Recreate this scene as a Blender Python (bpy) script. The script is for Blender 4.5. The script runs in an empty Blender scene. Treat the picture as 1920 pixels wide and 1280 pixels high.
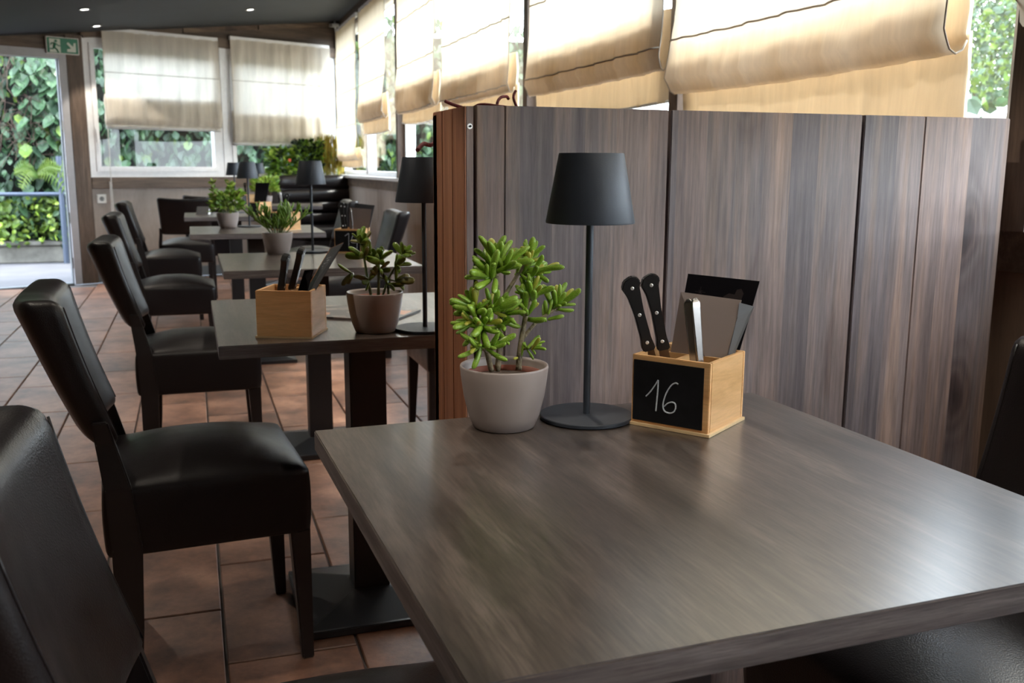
import bpy, bmesh, math, random
import numpy as np
from mathutils import Vector, Matrix, Quaternion
PI = math.pi
random.seed(7)
rng = np.random.default_rng(7)
sc = bpy.context.scene
COL = sc.collection

# ------------------------------------------------------------------ camera
yaw, pitch, roll, CH = 0.3201, 0.1799, 0.0050, 1.1099
F = Vector((math.sin(yaw)*math.cos(pitch), math.cos(yaw)*math.cos(pitch), -math.sin(pitch)))
R0 = Vector((math.cos(yaw), -math.sin(yaw), 0)); U0 = R0.cross(F)
Rr = R0*math.cos(roll) + U0*math.sin(roll); Ur = -R0*math.sin(roll) + U0*math.cos(roll)
cd = bpy.data.cameras.new('camera'); cam = bpy.data.objects.new('camera', cd); COL.objects.link(cam)
cam.matrix_world = Matrix(((Rr.x, Ur.x, -F.x, 0), (Rr.y, Ur.y, -F.y, 0), (Rr.z, Ur.z, -F.z, CH), (0, 0, 0, 1)))
cd.sensor_width = 36; cd.lens = 33.84; cd.clip_start = .02; cd.clip_end = 200
cd.dof.use_dof = True; cd.dof.focus_distance = 1.38; cd.dof.aperture_fstop = 10.0
sc.camera = cam

# ------------------------------------------------------------------ world and exposure
w = bpy.data.worlds.new('world'); sc.world = w; w.use_nodes = True
nt = w.node_tree; bgn = nt.nodes['Background']
tc = nt.nodes.new('ShaderNodeTexCoord'); sx = nt.nodes.new('ShaderNodeSeparateXYZ'); rp = nt.nodes.new('ShaderNodeValToRGB')
nt.links.new(tc.outputs['Generated'], sx.inputs[0]); nt.links.new(sx.outputs['Z'], rp.inputs[0]); nt.links.new(rp.outputs[0], bgn.inputs['Color'])
rp.color_ramp.elements[0].position = 0.0; rp.color_ramp.elements[0].color = (.86, .925, 1, 1)
rp.color_ramp.elements[1].position = 0.7; rp.color_ramp.elements[1].color = (.75, .86, 1, 1)
bgn.inputs['Strength'].default_value = 17
sd = bpy.data.lights.new('sun', 'SUN'); sun = bpy.data.objects.new('sun', sd); COL.objects.link(sun)
sd.energy = 14.0; sd.angle = math.radians(12); sd.color = (1, .95, .86)
sun.rotation_euler = Vector((-.62, -.02, -.78)).to_track_quat('-Z', 'Y').to_euler()
sc.view_settings.view_transform = 'Standard'; sc.view_settings.look = 'None'
sc.view_settings.gamma = 1; sc.view_settings.use_curve_mapping = False
sc.view_settings.exposure = -0.08
sc.cycles.use_denoising = True
sc.cycles.max_bounces = 10; sc.cycles.diffuse_bounces = 5; sc.cycles.transparent_max_bounces = 16
sc.cycles.sample_clamp_indirect = 6; sc.cycles.caustics_reflective = False; sc.cycles.caustics_refractive = False

# ------------------------------------------------------------------ materials
def newmat(name):
    m = bpy.data.materials.new(name); m.use_nodes = True
    return m, m.node_tree, m.node_tree.nodes['Principled BSDF']
def N(nt, t, **k):
    n = nt.nodes.new(t)
    for a, b in k.items():
        if a.startswith('i_'):
            key = a[2:]
            n.inputs[int(key) if key.isdigit() else key.replace('_', ' ')].default_value = b
        else: setattr(n, a, b)
    return n
def ramp(nt, pts):
    r = nt.nodes.new('ShaderNodeValToRGB'); cr = r.color_ramp
    while len(cr.elements) < len(pts): cr.elements.new(.5)
    for e, (p, c) in zip(cr.elements, pts):
        e.position = p; e.color = (c, c, c, 1) if isinstance(c, (int, float)) else (*c, 1)
    return r
def plain(name, col, rough=.5, metal=0, spec=.5, noise=0, nscale=20, bump=0, bscale=80):
    m, nt, b = newmat(name); b.inputs['Base Color'].default_value = (*col, 1)
    b.inputs['Roughness'].default_value = rough; b.inputs['Metallic'].default_value = metal; b.inputs['Specular IOR Level'].default_value = spec
    t = N(nt, 'ShaderNodeTexCoord')
    n = N(nt, 'ShaderNodeTexNoise', i_Scale=nscale, i_Detail=4.0); nt.links.new(t.outputs['Object'], n.inputs['Vector'])
    a = max(noise, .04)
    r = ramp(nt, [(.3, tuple(c*(1-a) for c in col)), (.7, tuple(min(1, c*(1+a)) for c in col))])
    nt.links.new(n.outputs['Fac'], r.inputs[0]); nt.links.new(r.outputs[0], b.inputs['Base Color'])
    if bump:
        n2 = N(nt, 'ShaderNodeTexNoise', i_Scale=bscale, i_Detail=3.0); nt.links.new(t.outputs['Object'], n2.inputs['Vector'])
        bp = N(nt, 'ShaderNodeBump', i_Strength=bump, i_Distance=.002)
        nt.links.new(n2.outputs['Fac'], bp.inputs['Height']); nt.links.new(bp.outputs[0], b.inputs['Normal'])
    return m
def wood(name, cols, stretch, scale=6, rough=.5, knots=0, lamella=None, bump=.15, spec=.5, fine=(.8, 1.15), rand=True, macro=None):
    """stretch: scale vector, small along the grain; lamella: (axis, width)"""
    m, nt, b = newmat(name); L = nt.links.new
    t = N(nt, 'ShaderNodeTexCoord'); oi = N(nt, 'ShaderNodeObjectInfo')
    add = N(nt, 'ShaderNodeVectorMath', operation='MULTIPLY_ADD'); add.inputs[1].default_value = (1, 1, 1)
    rm = N(nt, 'ShaderNodeMath', operation='MULTIPLY', i_1=37.0 if rand else 0.0); L(oi.outputs['Random'], rm.inputs[0])
    cb = N(nt, 'ShaderNodeCombineXYZ'); [L(rm.outputs[0], cb.inputs[i]) for i in range(3)]
    L(t.outputs['Object'], add.inputs[0]); L(cb.outputs[0], add.inputs[2]); vec = add.outputs[0]
    lam = None
    if lamella:
        sp = N(nt, 'ShaderNodeSeparateXYZ'); L(t.outputs['Object'], sp.inputs[0])
        d = N(nt, 'ShaderNodeMath', operation='DIVIDE', i_1=lamella[1]); L(sp.outputs[lamella[0]], d.inputs[0])
        fl = N(nt, 'ShaderNodeMath', operation='FLOOR'); L(d.outputs[0], fl.inputs[0])
        wn = N(nt, 'ShaderNodeTexWhiteNoise', noise_dimensions='2D'); cb2 = N(nt, 'ShaderNodeCombineXYZ'); L(fl.outputs[0], cb2.inputs[0]); L(rm.outputs[0], cb2.inputs[1]); L(cb2.outputs[0], wn.inputs['Vector'])
        lam = wn.outputs['Value']
        ml = N(nt, 'ShaderNodeVectorMath', operation='SCALE', i_Scale=9.0); L(wn.outputs['Color'], ml.inputs[0])
        a2 = N(nt, 'ShaderNodeVectorMath', operation='ADD'); L(vec, a2.inputs[0]); L(ml.outputs[0], a2.inputs[1]); vec = a2.outputs[0]
    # distort
    mp = N(nt, 'ShaderNodeMapping'); mp.inputs['Scale'].default_value = stretch; L(vec, mp.inputs[0])
    n1 = N(nt, 'ShaderNodeTexNoise', i_Scale=scale, i_Detail=8.0, i_Roughness=.62, i_Distortion=.9); L(mp.outputs[0], n1.inputs['Vector'])
    r1 = ramp(nt, [(.3, cols[0]), (.5, cols[1]), (.7, cols[2])]); L(n1.outputs['Fac'], r1.inputs[0])
    n2 = N(nt, 'ShaderNodeTexNoise', i_Scale=scale*9, i_Detail=5.0, i_Roughness=.7); L(mp.outputs[0], n2.inputs['Vector'])
    r2 = ramp(nt, [(.35, fine[0]), (.65, fine[1])]); L(n2.outputs['Fac'], r2.inputs[0])
    mx = N(nt, 'ShaderNodeMix', data_type='RGBA', blend_type='MULTIPLY', i_0=1.0); L(r1.outputs[0], mx.inputs[6]); L(r2.outputs[0], mx.inputs[7]); out = mx.outputs[2]
    if lam is not None:
        r3 = ramp(nt, [(0, (.74, .76, .82)), (.5, (1, 1, 1)), (1, (1.22, 1.08, .98))]); L(lam, r3.inputs[0])
        m3 = N(nt, 'ShaderNodeMix', data_type='RGBA', blend_type='MULTIPLY', i_0=1.0); L(out, m3.inputs[6]); L(r3.outputs[0], m3.inputs[7]); out = m3.outputs[2]
    if knots:
        mk = N(nt, 'ShaderNodeMapping'); ks = [1.0 if s >= 1 else .45 for s in stretch]; mk.inputs['Scale'].default_value = ks; L(vec, mk.inputs[0])
        nz = N(nt, 'ShaderNodeTexNoise', i_Scale=9.0, i_Detail=2.0); L(mk.outputs[0], nz.inputs['Vector'])
        mxv = N(nt, 'ShaderNodeMix', data_type='VECTOR', i_0=.06); L(mk.outputs[0], mxv.inputs[4]); L(nz.outputs['Color'], mxv.inputs[5])
        spk = N(nt, 'ShaderNodeSeparateXYZ'); L(mxv.outputs[1], spk.inputs[0]); sm = N(nt, 'ShaderNodeMath', operation='ADD'); L(spk.outputs[0], sm.inputs[0]); L(spk.outputs[1], sm.inputs[1])
        cbk = N(nt, 'ShaderNodeCombineXYZ'); L(sm.outputs[0], cbk.inputs[0]); L(spk.outputs[2], cbk.inputs[1])
        vo = N(nt, 'ShaderNodeTexVoronoi', voronoi_dimensions='2D', i_Scale=knots); L(cbk.outputs[0], vo.inputs['Vector'])
        rk = ramp(nt, [(.0, (.22, .17, .16)), (.05, (.40, .32, .30)), (.075, (.75, .66, .60)), (.10, (.62, .55, .52)), (.13, (.9, .86, .83)), (.17, (.76, .70, .68)), (.24, (1, 1, 1))]); L(vo.outputs['Distance'], rk.inputs[0])
        sel = N(nt, 'ShaderNodeMath', operation='GREATER_THAN', i_1=.45); sr = N(nt, 'ShaderNodeSeparateColor'); L(vo.outputs['Color'], sr.inputs[0]); L(sr.outputs[0], sel.inputs[0])
        m4 = N(nt, 'ShaderNodeMix', data_type='RGBA', blend_type='MULTIPLY'); L(sel.outputs[0], m4.inputs[0]); L(out, m4.inputs[6]); L(rk.outputs[0], m4.inputs[7]); out = m4.outputs[2]
    if macro:
        mq = N(nt, 'ShaderNodeMapping'); mq.inputs['Scale'].default_value = macro[0]; L(vec, mq.inputs[0])
        nq = N(nt, 'ShaderNodeTexNoise', i_Scale=1.0, i_Detail=5.0, i_Roughness=.6, i_Distortion=.6); L(mq.outputs[0], nq.inputs['Vector'])
        rq = ramp(nt, [(.36, macro[1]), (.52, 1.0), (.66, macro[2])]); L(nq.outputs['Fac'], rq.inputs[0])
        m5 = N(nt, 'ShaderNodeMix', data_type='RGBA', blend_type='MULTIPLY', i_0=1.0); L(out, m5.inputs[6]); L(rq.outputs[0], m5.inputs[7]); out = m5.outputs[2]
    L(out, b.inputs['Base Color']); b.inputs['Roughness'].default_value = rough; b.inputs['Specular IOR Level'].default_value = spec
    bp = N(nt, 'ShaderNodeBump', i_Strength=bump, i_Distance=.001); L(n2.outputs['Fac'], bp.inputs['Height']); L(bp.outputs[0], b.inputs['Normal'])
    return m
def leafmat(name, c1, c2, rough=.4, trans=.0, scale=25):
    m, nt, b = newmat(name); L = nt.links.new
    t = N(nt, 'ShaderNodeTexCoord'); oi = N(nt, 'ShaderNodeObjectInfo')
    n = N(nt, 'ShaderNodeTexNoise', noise_dimensions='4D', i_Scale=scale, i_Detail=2.0); L(t.outputs['Object'], n.inputs['Vector'])
    mm = N(nt, 'ShaderNodeMath', operation='MULTIPLY', i_1=20.0); L(oi.outputs['Random'], mm.inputs[0]); L(mm.outputs[0], n.inputs['W'])
    r = ramp(nt, [(.32, c1), (.68, c2)]); L(n.outputs['Fac'], r.inputs[0]); L(r.outputs[0], b.inputs['Base Color'])
    b.inputs['Roughness'].default_value = rough
    if trans:
        tr = N(nt, 'ShaderNodeBsdfTranslucent'); L(r.outputs[0], tr.inputs[0]); ms = N(nt, 'ShaderNodeMixShader', i_0=trans)
        L(b.outputs[0], ms.inputs[1]); L(tr.outputs[0], ms.inputs[2]); L(ms.outputs[0], nt.nodes['Material Output'].inputs[0])
    return m
def cloth(name, col, tcol, tr=.5):
    m, nt, b = newmat(name); L = nt.links.new
    t = N(nt, 'ShaderNodeTexCoord')
    wv = N(nt, 'ShaderNodeTexNoise', i_Scale=14.0, i_Detail=6.0, i_Roughness=.7); mp = N(nt, 'ShaderNodeMapping'); mp.inputs['Scale'].default_value = (3, 3, .25)
    L(t.outputs['Object'], mp.inputs[0]); L(mp.outputs[0], wv.inputs['Vector'])
    r = ramp(nt, [(.3, .86), (.7, 1.0)]); L(wv.outputs['Fac'], r.inputs[0])
    fine = N(nt, 'ShaderNodeTexNoise', i_Scale=420.0, i_Detail=1.0); L(t.outputs['Object'], fine.inputs['Vector'])
    bp = N(nt, 'ShaderNodeBump', i_Strength=.25, i_Distance=.001); L(fine.outputs['Fac'], bp.inputs['Height'])
    d = N(nt, 'ShaderNodeBsdfDiffuse'); tl = N(nt, 'ShaderNodeBsdfTranslucent'); ms = N(nt, 'ShaderNodeMixShader', i_0=tr)
    for nd, cc in ((d, col), (tl, tcol)):
        mx = N(nt, 'ShaderNodeMix', data_type='RGBA', blend_type='MULTIPLY', i_0=1.0); mx.inputs[6].default_value = (*cc, 1); L(r.outputs[0], mx.inputs[7]); L(mx.outputs[2], nd.inputs[0])
    L(bp.outputs[0], d.inputs['Normal'])
    L(d.outputs[0], ms.inputs[1]); L(tl.outputs[0], ms.inputs[2]); L(ms.outputs[0], nt.nodes['Material Output'].inputs[0])
    return m
def glassmat(name, col=(1, 1, 1), fac=.07, tint_rough=0.02):
    m = bpy.data.materials.new(name); m.use_nodes = True; nt = m.node_tree; nt.nodes.clear(); L = nt.links.new
    o = N(nt, 'ShaderNodeOutputMaterial'); tr = N(nt, 'ShaderNodeBsdfTransparent'); tr.inputs[0].default_value = (*col, 1)
    gl = N(nt, 'ShaderNodeBsdfGlossy', i_Roughness=tint_rough); fr = N(nt, 'ShaderNodeFresnel', i_IOR=1.45); ms = N(nt, 'ShaderNodeMixShader')
    
    ge = N(nt, 'ShaderNodeNewGeometry'); inv = N(nt, 'ShaderNodeMath', operation='SUBTRACT', i_0=1.0); L(ge.outputs['Backfacing'], inv.inputs[1])
    mu = N(nt, 'ShaderNodeMath', operation='MULTIPLY'); L(fr.outputs[0], mu.inputs[0]); L(inv.outputs[0], mu.inputs[1])
    L(mu.outputs[0], ms.inputs[0]); L(tr.outputs[0], ms.inputs[1]); L(gl.outputs[0], ms.inputs[2]); L(ms.outputs[0], o.inputs[0])
    return m
def emit(name, col, s):
    m = bpy.data.materials.new(name); m.use_nodes = True; nt = m.node_tree; b = nt.nodes['Principled BSDF']
    b.inputs['Base Color'].default_value = (*col, 1); b.inputs['Emission Color'].default_value = (*col, 1); b.inputs['Emission Strength'].default_value = s
    return m

M = {}
M['table'] = wood('oak_laminate', [(.046, .034, .028), (.070, .053, .044), (.104, .082, .069)], (13, .9, 13), scale=2.2, rough=.32, bump=.02, fine=(.60, 1.30), spec=.6, macro=((16, 2.2, 16), .55, 1.35))
M['table'].node_tree.nodes['Principled BSDF'].inputs['Coat Weight'].default_value = .55
M['table'].node_tree.nodes['Principled BSDF'].inputs['Coat Roughness'].default_value = .27
M['table_edge'] = wood('oak_laminate_edge', [(.055, .047, .048), (.11, .095, .096), (.18, .16, .16)], (.6, .6, 14), scale=5, rough=.45, bump=.3, fine=(.7, 1.25))
M['leather'] = None
m, nt_, b_ = newmat('black_leather'); L = nt_.links.new
b_.inputs['Base Color'].default_value = (.010, .0075, .008, 1); b_.inputs['Roughness'].default_value = .36; b_.inputs['Specular IOR Level'].default_value = .30
t_ = N(nt_, 'ShaderNodeTexCoord'); v_ = N(nt_, 'ShaderNodeTexVoronoi', i_Scale=420.0); L(t_.outputs['Object'], v_.inputs['Vector'])
n_ = N(nt_, 'ShaderNodeTexNoise', i_Scale=9.0, i_Detail=3.0); L(t_.outputs['Object'], n_.inputs['Vector'])
rr_ = ramp(nt_, [(.3, .30), (.7, .44)]); L(n_.outputs['Fac'], rr_.inputs[0]); L(rr_.outputs[0], b_.inputs['Roughness'])
bp_ = N(nt_, 'ShaderNodeBump', i_Strength=.28, i_Distance=.0008); L(v_.outputs['Distance'], bp_.inputs['Height']); L(bp_.outputs[0], b_.inputs['Normal'])
M['leather'] = m
M['darkwood'] = plain('dark_stained_leg_wood', (.010, .0075, .008), .38, noise=.3, nscale=12)
M['iron'] = plain('black_painted_iron', (.009, .009, .011), .42)
M['iron_box'] = plain('black_cast_iron_plate', (.012, .012, .014), .32)
M['lamp'] = plain('anthracite_lacquer', (.032, .039, .052), .48, metal=.25, noise=.08, bump=.05, bscale=500)
M['part'] = wood('weathered_pine_panel', [(.140, .113, .116), (.225, .175, .163), (.35, .230, .168)], (7, 7, .30), scale=2.4, rough=.55, knots=3.6, lamella=('X', .0585), fine=(.70, 1.22), bump=.3, macro=((5, 5, 1.6), .82, 1.15))
M['part_end'] = wood('reddish_pine_board', [(.27, .105, .052), (.38, .155, .078), (.48, .22, .12)], (9, 9, .3), scale=3.0, rough=.6, knots=2.2, fine=(.75, 1.15))
M['post'] = wood('brown_larch_beam', [(.055, .036, .026), (.11, .074, .054), (.18, .12, .085)], (6, 6, .5), scale=3, rough=.6, knots=1.6)
M['post_h'] = wood('brown_larch_rail', [(.06, .04, .03), (.12, .082, .06), (.19, .13, .09)], (.5, 6, 6), scale=3, rough=.6, knots=1.6)
M['plank_h'] = wood('dark_ceiling_board', [(.04, .025, .018), (.075, .05, .036), (.11, .075, .052)], (.5, 6, 6), scale=3, rough=.6)
M['dado'] = wood('greige_wall_panel', [(.25, .21, .19), (.30, .255, .23), (.34, .29, .265)], (2, 2, .6), scale=2, rough=.6, fine=(.94, 1.05), bump=.05)
M['dado2'] = wood('brown_wall_board', [(.17, .115, .082), (.23, .16, .12), (.29, .20, .155)], (4, 4, .5), scale=2, rough=.6, fine=(.9, 1.08), bump=.08)
M['pvc'] = plain('white_window_frame', (.84, .85, .88), .35, noise=.02)
M['greyframe'] = plain('pale_grey_door_frame', (.40, .40, .43), .4, noise=.04)
M['base'] = plain('grey_skirting', (.13, .145, .16), .5)
M['ceil'] = plain('dark_ceiling_paint', (.018, .022, .027), .75, noise=.08, nscale=3)
M['plaster'] = plain('warm_plaster', (.30, .24, .19), .85, noise=.05, bump=.2, bscale=60)
M['blind'] = cloth('linen_blind_fabric', (.74, .63, .49), (.80, .675, .51), .33)
M['blind_end'] = cloth('pale_end_wall_blind_fabric', (.74, .69, .62), (.80, .75, .67), .34)
M['rod'] = plain('blind_seam_tape', (.42, .37, .31), .8)
M['hem'] = cloth('white_blind_lining', (.85, .85, .86), (.8, .8, .8), .3)
M['glass'] = glassmat('window_glass', (.955, .975, .97))
M['pot'] = plain('taupe_ceramic', (.30, .25, .235), .38, noise=.03)
M['pot_in'] = plain('terracotta_plastic', (.22, .055, .03), .6)
M['soil'] = plain('potting_soil', (.05, .03, .02), .95, noise=.6, nscale=150, bump=1, bscale=200)
M['stem'] = plain('woody_green_stem', (.21, .17, .105), .7, noise=.45, nscale=90, bump=.8, bscale=250)
M['stemg'] = plain('green_stem', (.13, .17, .07), .6, noise=.3, nscale=90)
M['leaf_a'] = leafmat('bright_succulent_leaf', (.15, .30, .02), (.34, .50, .07), .3, .12, 30)
M['leaf_y'] = leafmat('yellowing_succulent_leaf', (.34, .40, .04), (.50, .44, .08), .35, .12, 30)
M['leaf_b'] = leafmat('dark_jade_leaf', (.075, .17, .018), (.23, .32, .04), .28, .05, 40)
M['leaf_br'] = leafmat('brown_spotted_jade_leaf', (.09, .12, .02), (.22, .17, .05), .35, .05, 60)
M['leaf_c'] = leafmat('mid_green_leaf', (.09, .21, .015), (.20, .33, .04), .4, .12, 40)
M['leaf_d'] = leafmat('pale_green_leaf', (.18, .32, .03), (.36, .46, .08), .4, .15, 40)
M['ivy1'] = leafmat('creeper_leaf_blue_green', (.016, .046, .018), (.046, .098, .040), .5, .1, 5)
M['ivy2'] = leafmat('creeper_leaf_dark', (.007, .022, .009), (.020, .050, .022), .6, .05, 5)
M['ivy3'] = leafmat('creeper_leaf_lime', (.055, .12, .012), (.12, .18, .022), .5, .2, 5)
M['gold'] = leafmat('golden_grass', (.22, .17, .015), (.38, .30, .04), .6, .1, 20)
M['flower'] = plain('coral_blossom', (.75, .18, .10), .5)
M['red'] = plain('maroon_flower_tassel', (.16, .025, .03), .8, noise=.4, nscale=200, bump=1, bscale=300)
M['box'] = wood('oiled_pine_box', [(.56, .29, .115), (.72, .41, .18), (.80, .50, .25)], (.7, 3, 6), scale=5, rough=.45, fine=(.9, 1.06), bump=.1)
M['box_ply'] = plain('pale_plywood', (.66, .47, .26), .6, noise=.1)
M['slate'] = plain('blackboard', (.007, .0072, .009), .5, spec=.25, noise=.3, nscale=40)
M['chalk'] = plain('chalk', (.55, .60, .68), .95, noise=.25, nscale=900)
M['black_plastic'] = plain('black_knife_handle', (.012, .012, .013), .33)
M['steel'] = plain('polished_steel', (.36, .34, .33), .25, metal=1.0)
M['rivet'] = plain('bright_rivet', (.85, .85, .85), .3, metal=.7)
M['card'] = plain('black_menu_card', (.006, .005, .007), .4, spec=.2)
M['cardprint'] = plain('faint_menu_print', (.03, .022, .022), .4)
M['cardgrey'] = plain('charcoal_menu_card', (.05, .05, .056), .45, noise=.15, nscale=70)
M['cardgrey2'] = plain('slate_grey_card', (.09, .095, .095), .5)
M['cardorange'] = plain('amber_card_edge', (.32, .11, .02), .5)
M['white'] = plain('white_paint', (.75, .75, .73), .5)
M['ink'] = plain('pale_print', (.5, .5, .52), .6)
M['menu'] = None
M['green'] = plain('exit_sign_green', (.008, .16, .085), .4)
M['signwhite'] = plain('exit_sign_white', (.62, .68, .60), .4)
M['rail'] = plain('blue_grey_railing', (.04, .055, .085), .45)
M['stone'] = plain('weathered_kerb_stone', (.13, .125, .108), .9, noise=.35, nscale=6, bump=.6, bscale=25)
M['paving'] = plain('outside_paving', (.07, .07, .078), .8, noise=.12, nscale=3, bump=.3, bscale=60)
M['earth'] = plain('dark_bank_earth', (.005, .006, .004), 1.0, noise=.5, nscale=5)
M['gravel'] = plain('warm_garden_gravel', (.20, .165, .115), .9, noise=.3, nscale=8)
M['render'] = plain('white_render', (.85, .86, .88), .8)
M['grey'] = plain('grey_grout', (.085, .078, .075), .9, noise=.2, nscale=30)
M['twig'] = plain('brown_vine_twig', (.06, .036, .026), .9, noise=.3)

def acrylic(name, col, alpha):
    m = bpy.data.materials.new(name); m.use_nodes = True; nt = m.node_tree; b = nt.nodes['Principled BSDF']
    b.inputs['Base Color'].default_value = (*col, 1); b.inputs['Roughness'].default_value = .35; b.inputs['Alpha'].default_value = alpha
    return m
M['napkin'] = acrylic('tan_translucent_sleeve', (.26, .20, .175), .72)
M['napkin2'] = acrylic('blue_grey_translucent_sleeve', (.27, .29, .33), .75)

# floor tiles
m, nt_, b_ = newmat('terracotta_tile'); L = nt_.links.new
t_ = N(nt_, 'ShaderNodeTexCoord'); oi_ = N(nt_, 'ShaderNodeObjectInfo')
mm_ = N(nt_, 'ShaderNodeMath', operation='MULTIPLY', i_1=53.0); L(oi_.outputs['Random'], mm_.inputs[0])
n1_ = N(nt_, 'ShaderNodeTexNoise', noise_dimensions='4D', i_Scale=5.5, i_Detail=6.0, i_Roughness=.62); L(t_.outputs['Object'], n1_.inputs['Vector']); L(mm_.outputs[0], n1_.inputs['W'])
r1_ = ramp(nt_, [(.36, (.085, .042, .027)), (.5, (.18, .088, .056)), (.64, (.27, .14, .09))]); L(n1_.outputs['Fac'], r1_.inputs[0])
n2_ = N(nt_, 'ShaderNodeTexNoise', noise_dimensions='4D', i_Scale=45.0, i_Detail=4.0, i_Roughness=.7); L(t_.outputs['Object'], n2_.inputs['Vector']); L(mm_.outputs[0], n2_.inputs['W'])
r2_ = ramp(nt_, [(.35, .84), (.65, 1.1)]); L(n2_.outputs['Fac'], r2_.inputs[0])
r3_ = ramp(nt_, [(0, .8), (1, 1.12)]); L(oi_.outputs['Random'], r3_.inputs[0])
x1_ = N(nt_, 'ShaderNodeMix', data_type='RGBA', blend_type='MULTIPLY', i_0=1.0); L(r1_.outputs[0], x1_.inputs[6]); L(r2_.outputs[0], x1_.inputs[7])
x2_ = N(nt_, 'ShaderNodeMix', data_type='RGBA', blend_type='MULTIPLY', i_0=1.0); L(x1_.outputs[2], x2_.inputs[6]); L(r3_.outputs[0], x2_.inputs[7]); L(x2_.outputs[2], b_.inputs['Base Color'])
b_.inputs['Roughness'].default_value = .42
bp_ = N(nt_, 'ShaderNodeBump', i_Strength=.35, i_Distance=.002); L(n2_.outputs['Fac'], bp_.inputs['Height']); L(bp_.outputs[0], b_.inputs['Normal'])
M['tile'] = m
# menu print: blotchy colours, no words
m, nt_, b_ = newmat('printed_menu'); L = nt_.links.new
t_ = N(nt_, 'ShaderNodeTexCoord'); v_ = N(nt_, 'ShaderNodeTexVoronoi', i_Scale=26.0); L(t_.outputs['Object'], v_.inputs['Vector'])
s_ = N(nt_, 'ShaderNodeSeparateColor'); L(v_.outputs['Color'], s_.inputs[0])
r_ = ramp(nt_, [(0, (.05, .04, .04)), (.45, (.16, .12, .11)), (.7, (.25, .2, .18)), (.85, (.5, .2, .09)), (.97, (.55, .5, .08))]); r_.color_ramp.interpolation = 'CONSTANT'
L(s_.outputs[0], r_.inputs[0]); L(r_.outputs[0], b_.inputs['Base Color']); b_.inputs['Roughness'].default_value = .3
M['menu'] = m

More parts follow.
